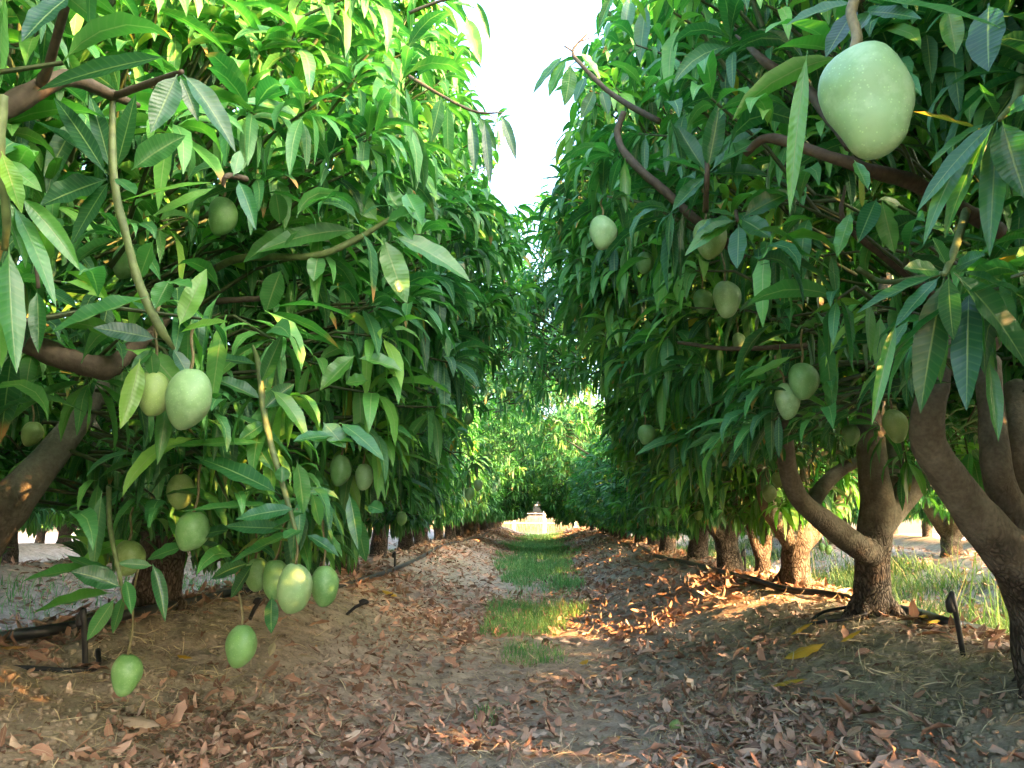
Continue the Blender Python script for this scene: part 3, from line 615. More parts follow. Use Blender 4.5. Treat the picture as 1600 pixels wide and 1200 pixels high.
# fruit placement, and the shoots they hang from
FR3 = []; SHOOT = {k: [] for k in TREES}
for f in FRUITS:
    u, v, w_, h_, H, skin, lab, yaw = f; d = 1200 * H / h_
    top = px(u, v - h_ * .46, d); P = px(u, v, d)
    random.seed(int(u * 7 + v))
    sl = .06 + .10 * random.random()
    if u == 195: sl = .2
    st = top + np.array([random.uniform(-.02, .02), random.uniform(.0, .04), sl])
    if u == 1343: st = px(1338, -8, .93)
    FR3.append((P, top, st, H, w_ / h_, skin, lab, yaw, d))
    side = 'L' if st[0] < 0 else 'R'
    ks = [k for k in TREES if k[0] == side]; kb = min(ks, key=lambda k: abs(TREES[k].location.y - st[1]))
    if d < 7 and u not in (195, 1343): SHOOT[kb].append(st + np.array([0, .03, .02]))

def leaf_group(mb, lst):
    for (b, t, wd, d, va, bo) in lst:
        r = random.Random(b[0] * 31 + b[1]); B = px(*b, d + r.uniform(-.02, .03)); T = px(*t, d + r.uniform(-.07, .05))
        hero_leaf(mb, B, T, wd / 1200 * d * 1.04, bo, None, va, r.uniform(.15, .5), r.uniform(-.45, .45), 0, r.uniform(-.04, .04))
def twig_group(mb, lst, off=0):
    for k, (pts, rad, mat) in enumerate(lst): tube(mb, [px(*p) for p in pts], rad, 8, 7, mat=1 if mat == 0 else 2, rough=.34, seed=k + off)

for key, x, y, prm, n, lab in NEAR:
    mb = near_crown(key, x, y, prm, n, SHOOT[key])
    mb.build('crown', [M_LEAF, M_TWIG], TREES[key])
for key, hl, tw in (('L1', HL, TWIGS_L), ('R1', HR, TWIGS_R)):
    root = TREES[key]; off = np.array(root.location)
    tips = []; sprays = {}
    for q, t_ in enumerate(tw):
        mb = MB(); twig_group(mb, [t_], q); b_ = mb.build('branch', [M_LEAF, M_SHOOT, M_LIMB if t_[1][0] > .03 else M_TWIGB], root, off)
        tips += [(p[0], p[1], b_) for p in t_[0]] + [((p[0] + q_[0]) / 2, (p[1] + q_[1]) / 2, b_) for p, q_ in zip(t_[0], t_[0][1:])]
    for l_ in hl:
        b_ = min(tips, key=lambda t3: (t3[0] - l_[0][0]) ** 2 + (t3[1] - l_[0][1]) ** 2)[2]
        near_ = [c_ for c_ in sprays if c_[0] == b_.name and (c_[1] - l_[0][0]) ** 2 + (c_[2] - l_[0][1]) ** 2 < 24 ** 2]
        sprays.setdefault(near_[0] if near_ else (b_.name, l_[0][0], l_[0][1]), []).append(l_)
    for c_, ls in sprays.items():
        mb = MB(); leaf_group(mb, ls); mb.build('leaf_spray', [M_LEAF], bpy.data.objects[c_[0]], off)

# hand-shaped trunks of the near trees: lists of (photo points with depth, radii)
def trunk_from(key, limbs, vox=.011):
    root = TREES[key]; off = np.array(root.location); mb = MB()
    for k, (pts, rad) in enumerate(limbs):
        tube(mb, [px(*p) if len(p) == 3 else np.array(p[:3]) for p in pts], rad, 16, 6, rough=.13, seed=k + ord(key[1]) * 3)
    if vox < .015:                            # root flare
        b = px(*limbs[0][0][1]); g = float(ground_z(b[0], b[1])); r0 = limbs[0][1][0]
        for q in range(6):
            an = q * 1.047 + .5 * math.sin(q * 3.1 + ord(key[1])); dv = np.array([math.cos(an), math.sin(an), 0])
            tube(mb, [b * [1, 1, 0] + [0, 0, g + .10] + dv * r0 * .60, b * [1, 1, 0] + [0, 0, g + .03] + dv * r0 * .98, b * [1, 1, 0] + [0, 0, g - .03] + dv * r0 * (1.5 + .35 * math.sin(q))], [r0 * .20, r0 * .24, r0 * .12], 8, 4, rough=.2, seed=q)
    o = mb.build('trunk', M_BARK, root, off); organic(o, vox); return o
trunk_from('R2', [
 ([(1364, 985, 3.62), (1363, 955, 3.62), (1362, 900, 3.62), (1364, 850, 3.62), (1370, 790, 3.62), (1362, 720, 3.65), (1362, 640, 3.7), (1370, 540, 3.8), (1385, 430, 3.95)], [.104, .090, .080, .082, .077, .069, .062, .05, .03]),
 ([(1366, 870, 3.60), (1335, 850, 3.50), (1290, 815, 3.42), (1250, 780, 3.36), (1232, 735, 3.3), (1225, 660, 3.25), (1215, 560, 3.2)], [.062, .060, .052, .044, .040, .034, .02]),
 ([(1370, 830, 3.64), (1410, 780, 3.70), (1450, 735, 3.78), (1510, 700, 3.9), (1580, 670, 4.0)], [.065, .062, .056, .05, .04]),
 ([(1375, 800, 3.7), (1396, 740, 3.8), (1398, 680, 3.95), (1405, 580, 4.1)], [.05, .046, .042, .025]),
 ([(1300, 822, 3.44), (1270, 790, 3.7), (1300, 745, 3.9), (1340, 720, 4.0)], [.04, .04, .036, .03])])
trunk_from('R1', [
 ([(1655, 1090, 2.15), (1640, 1030, 2.15), (1625, 950, 2.15), (1600, 895, 2.13), (1570, 850, 2.1)], [.100, .088, .080, .076, .066]),
 ([(1615, 905, 2.12), (1555, 840, 2.08), (1510, 785, 2.05), (1475, 735, 2.02), (1452, 695, 2.0), (1450, 650, 1.98), (1460, 600, 2.0), (1470, 540, 2.05), (1490, 430, 2.2)], [.080, .063, .052, .047, .043, .041, .038, .032, .022]),
 ([(1640, 900, 2.2), (1605, 840, 2.2), (1570, 775, 2.2), (1556, 720, 2.2), (1550, 650, 2.25), (1545, 560, 2.3), (1560, 440, 2.4)], [.062, .050, .044, .041, .038, .034, .022]),
 ([(1650, 900, 2.3), (1625, 800, 2.3), (1595, 740, 2.3), (1582, 690, 2.3), (1590, 600, 2.35)], [.062, .056, .052, .048, .036])])
trunk_from('R3', [
 ([(1243, 945, 5.05), (1243, 915, 5.05), (1243, 870, 5.05), (1246, 840, 5.05), (1250, 815, 5.05)], [.118, .100, .090, .094, .075]),
 ([(1240, 850, 5.05), (1218, 820, 5.0), (1200, 790, 4.95), (1190, 740, 4.9), (1180, 650, 4.9)], [.070, .058, .052, .045, .03]),
 ([(1250, 850, 5.05), (1278, 825, 5.1), (1305, 795, 5.15), (1325, 755, 5.2), (1335, 690, 5.3)], [.068, .056, .052, .048, .03]),
 ([(1246, 840, 5.05), (1250, 800, 5.1), (1255, 750, 5.15), (1250, 650, 5.2)], [.06, .05, .045, .03])])
trunk_from('R0', [([(ROWR + .15, .70, .2, 0), (ROWR + .15, .70, .75, 0), (ROWR + .05, .72, 1.3, 0), (ROWR - .2, .8, 2.2, 0)], [.12, .10, .07, .03]), ([(ROWR + .15, .70, .7, 0), (ROWR + .35, .6, 1.3, 0), (ROWR + .6, .5, 2.2, 0)], [.08, .06, .03])], .02)
trunk_from('L0', [([(ROWL - .05, .70, .2, 0), (ROWL - .05, .70, .75, 0), (ROWL + .05, .72, 1.3, 0), (ROWL + .3, .8, 2.2, 0)], [.12, .10, .07, .03]), ([(ROWL - .05, .70, .7, 0), (ROWL - .3, .6, 1.3, 0), (ROWL - .6, .5, 2.2, 0)], [.08, .06, .03])], .02)
trunk_from('L1', [
 ([(-150, 1040, 2.2), (-120, 960, 2.2), (-80, 900, 2.2), (-30, 838, 2.2), (20, 782, 2.2), (60, 735, 2.25), (120, 660, 2.4), (190, 560, 2.6)], [.12, .098, .086, .074, .062, .050, .04, .028]),
 ([(-100, 920, 2.2), (-110, 820, 2.25), (-130, 700, 2.3), (-120, 500, 2.4)], [.09, .07, .06, .04])])
trunk_from('L2', [
 ([(236, 985, 3.62), (240, 955, 3.62), (248, 900, 3.62), (256, 850, 3.64), (262, 800, 3.66), (258, 740, 3.7), (235, 660, 3.75), (220, 540, 3.8)], [.14, .122, .108, .10, .088, .07, .055, .03]),
 ([(262, 850, 3.64), (290, 800, 3.7), (320, 750, 3.75), (345, 680, 3.8), (370, 560, 3.9)], [.07, .062, .055, .045, .03]),
 ([(250, 840, 3.66), (215, 790, 3.8), (175, 730, 3.95), (130, 640, 4.1)], [.065, .055, .045, .03])])
trunk_from('L3', [
 ([(388, 930, 5.15), (392, 895, 5.15), (394, 850, 5.15), (392, 800, 5.15), (380, 700, 5.2)], [.085, .075, .066, .062, .04]),
 ([(482, 930, 5.25), (484, 900, 5.25), (486, 860, 5.25), (490, 810, 5.25), (500, 700, 5.3)], [.10, .085, .075, .07, .045]),
 ([(484, 850, 5.25), (460, 800, 5.3), (440, 740, 5.3)], [.055, .045, .03])])

# ------------------------------------------------------------------ the rest of the rows: shared crown and trunk meshes, copied per tree
CROWN = []
for s in range(4):                                   # 0-1 upright, 2 broad and low, 3 arching over the aisle
    r = np.random.default_rng(300 + s); mb = MB(); n = (560, 580, 860, 1150)[s]; a_ = (.92, .98, 1.62, 1.86)[s]; c_, z_ = ((1.15, 1.36), (1.15, 1.36), (1.1, 1.35), (1.6, 1.85))[s]
    P = crown_points(r, n, a_, .92, c_, z_, .42, seed=s + 20); P = P[~((s == 3) & (np.abs(P[:, 0]) > .85) & (P[:, 2] < 1.25 + .25 * r.random(len(P))))]; ax = crown_axes(r, P, a_, .92, c_, z_)
    whorls(mb, P, ax, r, 12, L=.172, W=.038, prof=PROF_LO, inner=np.array([0, 0, 1.2]), bright=.06)
    CROWN.append(mb.mesh('crown', [M_LEAF, M_TWIG]))
TRUNK = []
for s, (nl, sp, bo, r0) in enumerate([(4, .7, .28, .10), (3, .8, .42, .085), (4, .75, .2, .11), (2, .5, .12, .07)]):
    o = generic_trunk(50 + s, nl, sp, bo, r0).build('trunk', M_BARK); organic(o, .016)
    dg = bpy.context.evaluated_depsgraph_get(); me = bpy.data.meshes.new_from_object(o.evaluated_get(dg)); me.name = 'trunk'
    bpy.data.objects.remove(o); TRUNK.append(me)
def row_tree(x, y, ci, ti, rz, scl, label, group, mirror=1, zs=1.0):
    root = tree_root(label, x, y, group)
    c = link('crown', CROWN[ci], root); c.scale = (scl * mirror, scl, scl * zs); c.rotation_euler = (0, 0, rz)
    t = link('trunk', TRUNK[ti], root); t.rotation_euler = (0, 0, random.uniform(0, 6.28)); t.scale = (scl, scl, scl)
    return root
rs = random.Random(3)
def row(x, ys, labels, group, far_label, arch=(), low=()):
    for k, y in enumerate(ys):
        lab = labels[k] if k < len(labels) else far_label
        ti = {0: 0}.get(k, rs.randrange(3))
        row_tree(x + rs.uniform(-.1, .1), y, 3 if k in arch else (2 if (k >= 9 or k in (6, 7)) and arch else rs.randrange(2)), ti, rs.choice((0, math.pi)) + rs.uniform(-.08, .08), rs.uniform(.93, 1.08), lab,
                 group if k >= len(labels) else None, rs.choice((-1, 1)), rs.uniform(.94, 1.06) * (1.2 if k in arch else 1.7 if k >= 12 else .67 if k in low else 1))
row(ROWL, [6.95, 8.6, 10.4] + [12.0 + 1.5 * k for k in range(14)],
    ['left mango tree on a single dark slim trunk beside the hanging ridged leaf', 'left mango tree with a pale V-forked trunk and a small mango', 'left mango tree with several splayed pale limbs over reddish litter'],
    'mango trees far down the left row', 'mango tree far down the left row, standing beyond the splayed pale limbs', (1, 4))
row(ROWR, [6.7, 8.3, 9.9] + [11.5 + 1.5 * k for k in range(14)],
    ['right mango tree with many forks and a sunlit orange patch of litter at its foot', 'right mango tree with two dark stems next beyond the many-forked one', 'right mango tree behind the two-stemmed one, just before the distant row'],
    'mango trees far down the right row', 'mango tree far down the right row, seen small beyond the two dark stems', (0, 3), (1, 2, 4, 5, 7))
row(ROWR + PITCHX, [-6.2, -4.7, -3.2, -1.7, -.3, 1.1, 5.0, 6.6, 9.6, 13.3, 15.2, 17, 19, 21], [], 'mango trees of the next row on the right', 'mango tree in the next row to the right, seen under and between the nearer trees')
row(ROWL - PITCHX, [1.5 + 1.5 * k for k in range(14)], [], 'mango trees of the next row on the left', 'mango tree in the next row to the left, seen under and between the nearer trees')
row(ROWR + 2 * PITCHX, [8.5, 10.2, 12, 13.8, 15.5, 17.3, 19], [], 'mango trees of the second row on the right', 'mango tree two rows over to the right, glimpsed beyond the light green weeds')
row(ROWL - 2 * PITCHX, [6.5, 8.2, 10, 11.8, 13.6, 15.5, 17.5, 19.5], [], 'mango trees of the second row on the left', 'mango tree two rows over to the left, glimpsed low behind the nearer trunks')
row(ROWL - 3 * PITCHX, [9, 10.8, 12.6, 14.4, 16.2, 18], [], 'mango trees of the third row on the left', 'mango tree three rows over to the left, a dim trunk low behind the others')
row(ROWR, [-.8], [], 'mango trees of the right row behind the viewer', 'mango tree of the right row standing behind the viewer')
# thin sapling-like tree between the sunlit trunk and the many-forked one
t = tree_root('slim twin-stemmed mango tree between the sunlit trunk and the many-forked one', ROWR - .02, 5.75)
o = generic_trunk(91, 2, .28, .10, .055).build('trunk', M_BARK, t); organic(o, .012); c = link('crown', CROWN[1], t); c.scale = (.92, .8, .95)

# ------------------------------------------------------------------ mangoes
def mango_mesh(H, asp, skin, seed):
    """upright fruit, origin at centre, full rounded shoulder at top, slight beak low on one side"""
    r = random.Random(seed); nu, nv = 28, 22; V = []
    for i in range(nv + 1):
        t = i / nv; ph = math.pi * t; z = math.cos(ph) * .5
        rad = math.sin(ph) ** (.74 if H > .12 else .92) * .5 * (1 + .13 * math.cos(ph) - .05 * math.cos(2 * ph))
        hero = H > .12; cx = (.20 * max(0, t - .35) if hero else 0) + .05 * math.sin(ph * 1.0) - .07 * max(0, t - .6) * 2.5 * 1.0 + .02
        if t < .08: z -= (.08 - t) * .35
        for j in range(nu):
            a = 2 * math.pi * j / nu; bk = 1 + .07 * math.exp(-((t - .80) / .10) ** 2) * max(0, math.cos(a - .3)) ** 3
            if hero:
                k_ = 1 + .06 * math.exp(-((t - .3) / .2) ** 2) * max(0, math.cos(a - 2.8)) + .10 * math.exp(-((t - .86) / .1) ** 2); bk *= k_; zz = z - (.05 * math.cos(a) if t < .3 else 0) * t
            else: zz = z
            V.append(((rad * math.cos(a) * bk + cx * 1.0) * asp * H * 1.0, rad * math.sin(a) * .88 * asp * H, zz * H))
    me = bpy.data.meshes.new('fruit'); F = []
    for i in range(nv):
        for j in range(nu): F.append((i * nu + j, (i + 1) * nu + j, (i + 1) * nu + (j + 1) % nu, i * nu + (j + 1) % nu))
    me.from_pydata(V, [], F); bm = bmesh.new(); bm.from_mesh(me); bmesh.ops.remove_doubles(bm, verts=bm.verts, dist=1e-5); bmesh.ops.recalc_face_normals(bm, faces=bm.faces)
    for v in bm.verts:
        n_ = mnoise.noise(v.co * 22 + Vector((seed, 0, 0))); v.co += v.normal * n_ * .022 * H if False else v.co.normalized() * n_ * (.05 if H > .12 else .04) * H
    bm.to_mesh(me); bm.free()
    for p in me.polygons: p.use_smooth = True
    me.materials.append(M_FRUIT[skin]); return me
for k, (P, top, st, H, asp, skin, lab, yaw, d) in enumerate(FR3):
    root = thing('mango', lab, 'mango', P, 'mangoes hanging on the trees'); root.rotation_euler = (random.uniform(-.1, .1), random.uniform(-.12, .12), yaw)
    asp = min(max(asp, .66), .84)
    o = link('fruit', mango_mesh(H, asp / (1.17 if H > .12 else 1.03), skin, k), root)
    root_m = Matrix.Translation(Vector(P)) @ root.rotation_euler.to_matrix().to_4x4(); inv = np.array(root_m.inverted())
    tp = np.array([.01 * H, 0, .455 * H]); e = (inv @ np.append(st, 1))[:3]
    mb = MB(); thick = .0062 if H > .12 else .0028
    tube(mb, [tp, tp * .7 + e * .3 + np.array([.004, 0, 0]), tp * .3 + e * .7 - np.array([.004, 0, 0]), e], [thick * 1.25, thick, thick, thick * 1.1], 8, 4, rough=.25, seed=k)
    mb.build('stalk', M_STALK, root)
g = gpt(1057, 1142); me = mango_mesh(.055, .82, 'olive', 77)
root = thing('fallen_mango', 'small green mango fallen on the leaf-strewn path', 'mango', g + np.array([0, 0, .018])); root.rotation_euler = (1.35, .4, 1.0)
link('fruit', me, root); mb = MB(); tube(mb, [(0, 0, .025), (.003, 0, .036)], [.003, .002], 8, 2); mb.build('stalk', M_STALK, root)

# ------------------------------------------------------------------ drip hoses and stakes
def hose(name, pts, rad, label):
    P = np.array(pts); o0 = P[0]; mb = MB(); tube(mb, P, [rad] * len(P), 10, 6, rough=.03); o = mb.build(name, M_HOSE, None, o0)
    o.location = o0; return tag(o, label, 'irrigation hose')
def on_ground(x, y, dz): return np.array([x, y, float(ground_z(x, y)) + dz])
hp = [gpt(-60, 1012), gpt(20, 1006), gpt(110, 992), gpt(200, 972), gpt(290, 952), gpt(380, 932)]
hp = [p + np.array([0, 0, .018]) for p in hp] + [on_ground(ROWL + .30 + .05 * math.sin(k), 5.0 + k * 1.6, .015) for k in range(12)]
hp = [p + np.array([0, 0, .012]) for p in hp]
hose('drip_hose', hp, .021, 'thick black drip hose along the left bank past the dark trunk')
hose('drip_hose', [gpt(-60, 1046) + (0, 0, .008), gpt(40, 1048) + (0, 0, .008), gpt(110, 1052) + (0, 0, .008), gpt(150, 1048) + (0, 0, .01), gpt(152, 1030) + (0, 0, .03)], .009, 'thinner black hose lying low on the left bank by the stake')
hp = [gpt(1660, 1010), gpt(1590, 1000), gpt(1500, 988), gpt(1440, 968), gpt(1400, 960)]
hp = [p + np.array([0, 0, .016]) for p in hp] + [on_ground(ROWR + .22, 3.75, .016), on_ground(ROWR + .18, 4.3, .016), on_ground(ROWR + .05, 4.75, .016), on_ground(ROWR - .12, 4.95, .015), on_ground(ROWR - .2, 5.4, .015)] + [on_ground(ROWR - .2 + .06 * math.sin(k * 2), 6.2 + k * 1.5, .015) for k in range(10)]
hp = [p + np.array([0, 0, .012]) for p in hp]
hose('drip_hose', hp, .021, 'thick black drip hose along the top of the right bank')
c0 = gpt(1345, 966); ring = [c0 + np.array([.17 * math.cos(a) - .06, .12 * math.sin(a) + .02, 0]) for a in np.linspace(-.6, 5.0, 12)]
hose('hose_loop', [on_ground(p[0], p[1], .022 + .004 * k * .3) for k, p in enumerate(ring)], .0075, 'thin black hose looped round the foot of the dark right trunk')
def stake(base, topv, label):
    base = np.asarray(base); v = np.asarray(topv) - base; root = thing('irrigation_stake', label, 'stake', base, 'black irrigation stakes')
    mb = MB(); tube(mb, [(0, 0, -.04), v * .5, v], [.009, .010, .011], 8, 2); mb.build('stake', M_HOSE, root)
    s = unit(np.cross(v, [0.2, 1, 0])); mb = MB(); tube(mb, [v * .72 + s * .012, v * .86 + s * .014, v * 1.02], [.016, .014, .004], 8, 3); mb.build('emitter', M_HOSE, root)
d_ = lambda p: float(-((np.asarray(p) - CL) @ CM)[2])
for bu, bv, tu, tv, lab in [(135, 1045, 130, 952, 'upright black stake on the left bank beside the lowest mango'), (386, 968, 408, 936, 'short slanting black stake under the low bunch of four mangoes'),
        (535, 957, 575, 940, 'black stake lying nearly flat on the left bank beyond the low bunch'), (617, 893, 617, 862, 'small black stake standing below the V-forked left trunk'),
        (1502, 976, 1487, 926, 'black stake tilting beside the hose on the right bank'), (1165, 897, 1163, 858, 'thin dark stake in the grass behind the many-forked right trunk')]:
    b = gpt(bu, bv)
    if bu == 1502: b = px(1502, 976, 2.75); b[2] = min(b[2], float(ground_z(b[0], b[1])))
    dd = d_(b); stake(b, px(tu, tv, dd), lab)

# ------------------------------------------------------------------ distant fence
root = thing('boundary_fence', 'white-posted fence across the sunny far end of the aisle', 'fence', (0, YEND + 4, 0))
for k in range(-5, 7):
    x = .15 + k * 1.45; mb = MB(); z0 = float(ground_z(x, YEND + 4)); h = 1.5
    tube(mb, [(x, 0, z0 - .2), (x, 0, z0 + h)], [.085, .08], 10, 3); mb.build('post', M_POST, root)
for z in (.45, .9, 1.3):
    mb = MB(); tube(mb, [(-8, .0, z), (8, .0, z)], [.012, .012], 6, 8); mb.build('wire', M_POST, root)

# ------------------------------------------------------------------ fallen leaves, litter, straw, grass
def litter(mb, n, xs, ys, L, W, var, r, flat=.2, lift=.006, prof=PROF_LO):
    z = ground_z(xs, ys) + lift
    az = r.uniform(0, 6.283, n); el = r.normal(.05, flat, n); bend = r.normal(.15, .5, n)
    base = np.stack([xs, ys, z + np.abs(np.minimum(el - bend * .5, 0)) * L * .45], -1)
    odd = r.random(n) < .3; bend = np.where(odd, r.normal(0, 1.4, n), bend); W = np.where(odd, W * r.uniform(.5, 1.7, n), W)
    leaves(mb, base, az, el, L, W, bend, r.normal(0, .5, n), r.uniform(-.6, 1.0, n), var, prof, 0, None, ripple=.5)
r = np.random.default_rng(11)
def scatter(n, x0, x1, y0, y1, pw=1.6, r=r):
    u = r.random(n); y = (y0 ** (1 - pw) + u * (y1 ** (1 - pw) - y0 ** (1 - pw))) ** (1 / (1 - pw)); return r.uniform(x0, x1, n), y
mb = MB(); xs, ys = scatter(42000, -1.8, 1.7, 1.9, 30); dxr = np.abs((xs - ROWR + PITCHX / 2) % PITCHX - PITCHX / 2)
dens = np.clip(.19 + 2.6 * fbm(xs * 1.3 + 9, ys * .9 + 4, 3) + .30 * np.exp(-((dxr - 1.05) / .35) ** 2) - .85 * np.clip(1.0 - dxr / .8, 0, 1), .03, 1)
k = r.random(len(xs)) < dens; xs, ys = xs[k], ys[k]
for nearer in (True, False):
    k = (ys < 4.6) == nearer; x_, y_ = xs[k], ys[k]; n = len(x_); L = .024 + .105 * r.beta(1.2, 3.0, n)
    litter(mb, n, x_, y_, L, L * r.uniform(.22, .42, n), r.random(n) ** 1.1 * .93, r, prof=PROF_MD if nearer else PROF_LO)
xs, ys = scatter(26000, -1.8, 1.7, 5.0, 31, .7); k = (np.abs(xs + .06) > .45 - .5 * (ys < 8)) & (r.random(len(xs)) < np.clip(.55 + 1.8 * fbm(xs * 1.4 + 2, ys * .7, 3), .1, 1)); xs, ys = xs[k], ys[k]; n = len(xs)
L = r.uniform(.05, .12, n); litter(mb, n, xs, ys, L, L * r.uniform(.2, .36, n), r.random(n) * .93, r)
# sides: under the rows and in the next aisles
xs, ys = scatter(30000, -6, 6, 2.5, 24, 1.3); k = (np.abs(xs + .06) > 1.6); xs, ys = xs[k], ys[k]; n = len(xs); L = r.uniform(.045, .12, n); litter(mb, n, xs, ys, L, L * .28, r.random(n) * .93, r)
tag(mb.build('leaf_litter', M_DRY), 'brown and pinkish dry leaf litter covering the path between the rows', 'leaf litter', kind='stuff')
mb = MB(); xs, ys = scatter(11000, -2.1, 2.0, 1.8, 14, 2.0); dxr = np.abs((xs - ROWR + PITCHX / 2) % PITCHX - PITCHX / 2)
k = r.random(len(xs)) < np.clip(.25 + 1.6 * fbm(xs * 2 + 5, ys * 2, 3) + .8 * (dxr < .95), .05, 1); xs, ys = xs[k], ys[k]; n = len(xs)
sz = .004 + .020 * r.beta(1, 4, n); cube = np.array([[x_, y_, z_] for z_ in (-1, 1) for y_ in (-1, 1) for x_ in (-1, 1)], float) * .62
V = cube[None] * sz[:, None, None] * r.uniform(.6, 1.25, (n, 8, 3)) * r.uniform(.7, 1.3, (n, 1, 3)) + np.stack([xs, ys, ground_z(xs, ys) + sz * .25], -1)[:, None]
fc = np.array([[0, 2, 3, 1], [4, 5, 7, 6], [0, 1, 5, 4], [2, 6, 7, 3], [0, 4, 6, 2], [1, 3, 7, 5]])
mb.add(V, (np.arange(n) * 8)[:, None, None] + fc[None]); tag(mb.build('soil_clods', M_SOIL), 'crumbly clods of dry soil on the banks', 'soil clods', kind='stuff')
mb = MB(); xs, ys = scatter(60000, -2.0, 1.95, 1.9, 24, 1.5); k = r.random(len(xs)) < np.clip(.35 + 2 * fbm(xs * 1.6 + 21, ys * 1.2, 3), .08, 1); xs, ys = xs[k], ys[k]; n = len(xs); L = r.uniform(.02, .11, n)
litter(mb, n, xs, ys, L, r.uniform(.0015, .004, n), r.random(n), r, .12, .006, (np.array([0, .4, .75, 1.0]), np.array([.7, 1, .9, .3])))
tag(mb.build('straw_litter', M_STRAW), 'pale dry straw and stalk bits strewn over the soil', 'straw', kind='stuff')

def grass(mb, xs, ys, h, wd, var, r, el=1.25):
    n = len(xs); base = np.stack([xs, ys, ground_z(xs, ys) - .005], -1)
    leaves(mb, base, r.uniform(0, 6.283, n), r.normal(el, .2, n), h, wd, r.uniform(.2, 1.3, n), r.normal(0, .3, n), r.uniform(.1, .5, n), var, (np.array([0, .35, .7, 1.0]), np.array([.8, 1, .7, .05])))
mb = MB(); xs, ys = scatter(120000, -1.1, .95, 3.2, YEND, 1.15)
half = np.clip(.10 + .040 * ys, .2, .80); cxl = -.06 + .10 * np.sin(ys * .9)
edge = np.abs(xs - cxl) / half + 1.5 * fbm(xs * 2.5 + 3, ys * 1.4, 3)
patch = np.where(ys < 5.2, .42, np.where((ys > 7.2) & (ys < 8.6), .10, .62)) * np.clip(.8 + 3.4 * fbm(xs * 3.2, ys * 1.8 + 7, 3), .03, 1)
k = (edge < .85) & (r.random(len(xs)) < patch) & ((ys > 5.4) | (fbm(xs * 2.4 + 1, ys * 1.5 + 3, 2) > .05)); xs, ys = xs[k], ys[k]; n = len(xs)
grass(mb, xs, ys, r.uniform(.04, .15, n) * np.where(ys < 5, .8, 1.1), r.uniform(.0025, .006, n) * np.clip(ys / 7, .7, 2.2), np.clip(r.beta(1.6, 1.8, n), 0, 1), r)
tag(mb.build('grass_strip', M_GRASS), 'strip of short green grass down the middle of the path', 'grass', kind='stuff')
mb = MB(); xs, ys = scatter(70000, 2.15, 4.4, 3.0, 22, 1.2); k = r.random(len(xs)) < np.clip(.15 + 2.2 * fbm(xs * 1.1, ys * .8, 3), .02, 1); xs, ys = xs[k], ys[k]; n = len(xs)
grass(mb, xs, ys, r.uniform(.07, .25, n), r.uniform(.004, .009, n) * np.clip(ys / 6, .8, 2), np.clip(r.beta(2.5, 2, n), 0, 1), r)
k2 = r.choice(n, min(700, n), False); grass(mb, xs[k2], ys[k2], r.uniform(.3, .6, len(k2)), r.uniform(.005, .009, len(k2)), r.uniform(.5, 1, len(k2)), r, 1.45)
tag(mb.build('weedy_grass', M_WEED), 'tall light green weeds and grass in the aisle behind the right trunks', 'grass', kind='stuff')
mb = MB(); xs, ys = scatter(30000, -4.6, -2.4, 3.0, 20, 1.2); k = r.random(len(xs)) < np.clip(.15 + 1.8 * fbm(xs * .9, ys * .7 + 11, 3), .0, 1); xs, ys = xs[k], ys[k]; n = len(xs)
grass(mb, xs, ys, r.uniform(.06, .2, n), r.uniform(.004, .008, n) * np.clip(ys / 6, .8, 2), np.clip(r.beta(2, 2, n), 0, 1), r)
tag(mb.build('patchy_grass', M_GRASS), 'thin patches of grass in the aisle behind the left trunks', 'grass', kind='stuff')
mb = MB(); xs = r.uniform(-12, 12, 9000); ys = r.uniform(YEND + 5, YEND + 16, 9000)
grass(mb, xs, ys, r.uniform(.3, 1.0, 9000), r.uniform(.01, .03, 9000), np.full(9000, .9) * r.uniform(.6, 1, 9000), r, 1.4)
tag(mb.build('dry_grass', M_BLEACHED), 'tall sun-bleached dry grass beyond the white-posted fence', 'dry grass', kind='stuff')

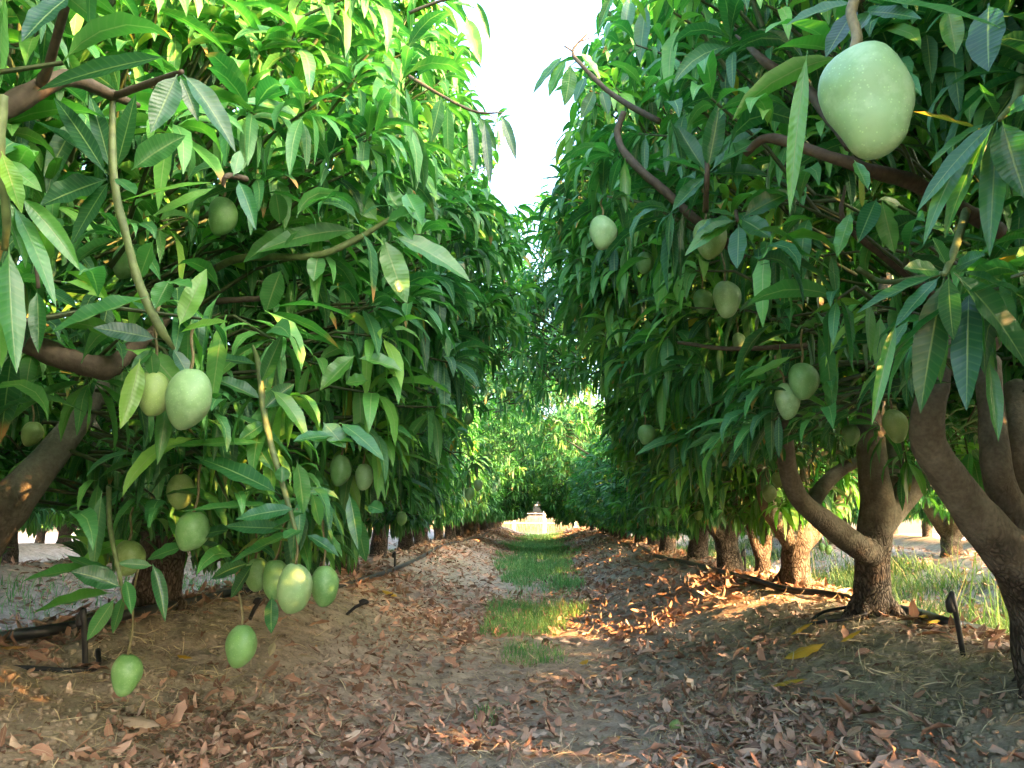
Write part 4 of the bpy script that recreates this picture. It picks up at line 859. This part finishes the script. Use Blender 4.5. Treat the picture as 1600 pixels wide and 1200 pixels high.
# single fallen leaves that stand out
def fallen(u1, v1, u2, v2, wpx, mat, label, bow=.12, lift=.028):
    A = gpt(u1, v1); B = gpt(u2, v2)
    if abs(B[1] - A[1]) > .4:
        A = A if A[1] < B[1] else B; B = A + np.array([.09, .08, 0]); B[2] = ground_z(B[0], B[1])
    m = (A + B) / 2; dd = d_(m); mb = MB()
    A = A + (0, 0, lift); B = B + (0, 0, lift + .01)
    hero_leaf(mb, A, B, max(wpx / 1200 * dd * 1.5, .03), bow, np.array([0, -.35, 1.0]), random.random(), -.35, random.uniform(-.3, .3), 0, random.uniform(-.06, .06))
    o = mb.build('fallen_leaf', mat, None, m); o.location = m; return tag(o, label, 'fallen leaf')
for a in [(1222, 1042, 1290, 1020, 18, M_YELLOW, 'curled mustard yellow leaf on the litter at the foot of the right bank'), (1203, 1086, 1264, 1078, 16, M_YELLOW, 'flat bright yellow leaf lying below the curled mustard one'),
          (1234, 1004, 1272, 986, 8, M_YELLOW, 'narrow ochre leaf up the right bank above the curled mustard one'), (1312, 1016, 1348, 1000, 8, M_YELLOW, 'tan leaf on bare soil below the hose loop'),
          (1392, 958, 1440, 976, 11, M_YELLOW, 'long golden brown leaf leaning against the dark right trunk foot'), (1450, 986, 1478, 966, 9, M_YELLOW, 'olive yellow leaf propped on the thick hose at right'),
          (178, 1140, 250, 1156, 22, M_DRY, 'broad rust brown leaf lying alone on the left bank bottom'), (-4, 1026, 42, 1030, 12, M_DRY, 'orange brown leaf resting between the two hoses at left edge'),
          (1030, 1120 - 30, 1062, 1082, 14, M_DRY, 'folded reddish leaf behind the small fallen mango'), (905, 1046, 920, 1042, 10, M_YELLOW, 'small orange leaf in the middle of the path'),
          (596, 928, 622, 942, 8, M_YELLOW, 'yellow leaf on the left bank under the V-forked trunk'), (275, 1036, 300, 1046, 7, M_YELLOW, 'small yellow leaf on the left bank right of the lowest mango'),
          (940, 1175, 970, 1168, 12, M_DRY, 'crumpled brick red leaf near the bottom of the path'), (420, 1038, 428, 1018, 8, M_STRAW, 'upright cream leaf stuck in the left bank')]: fallen(*a)
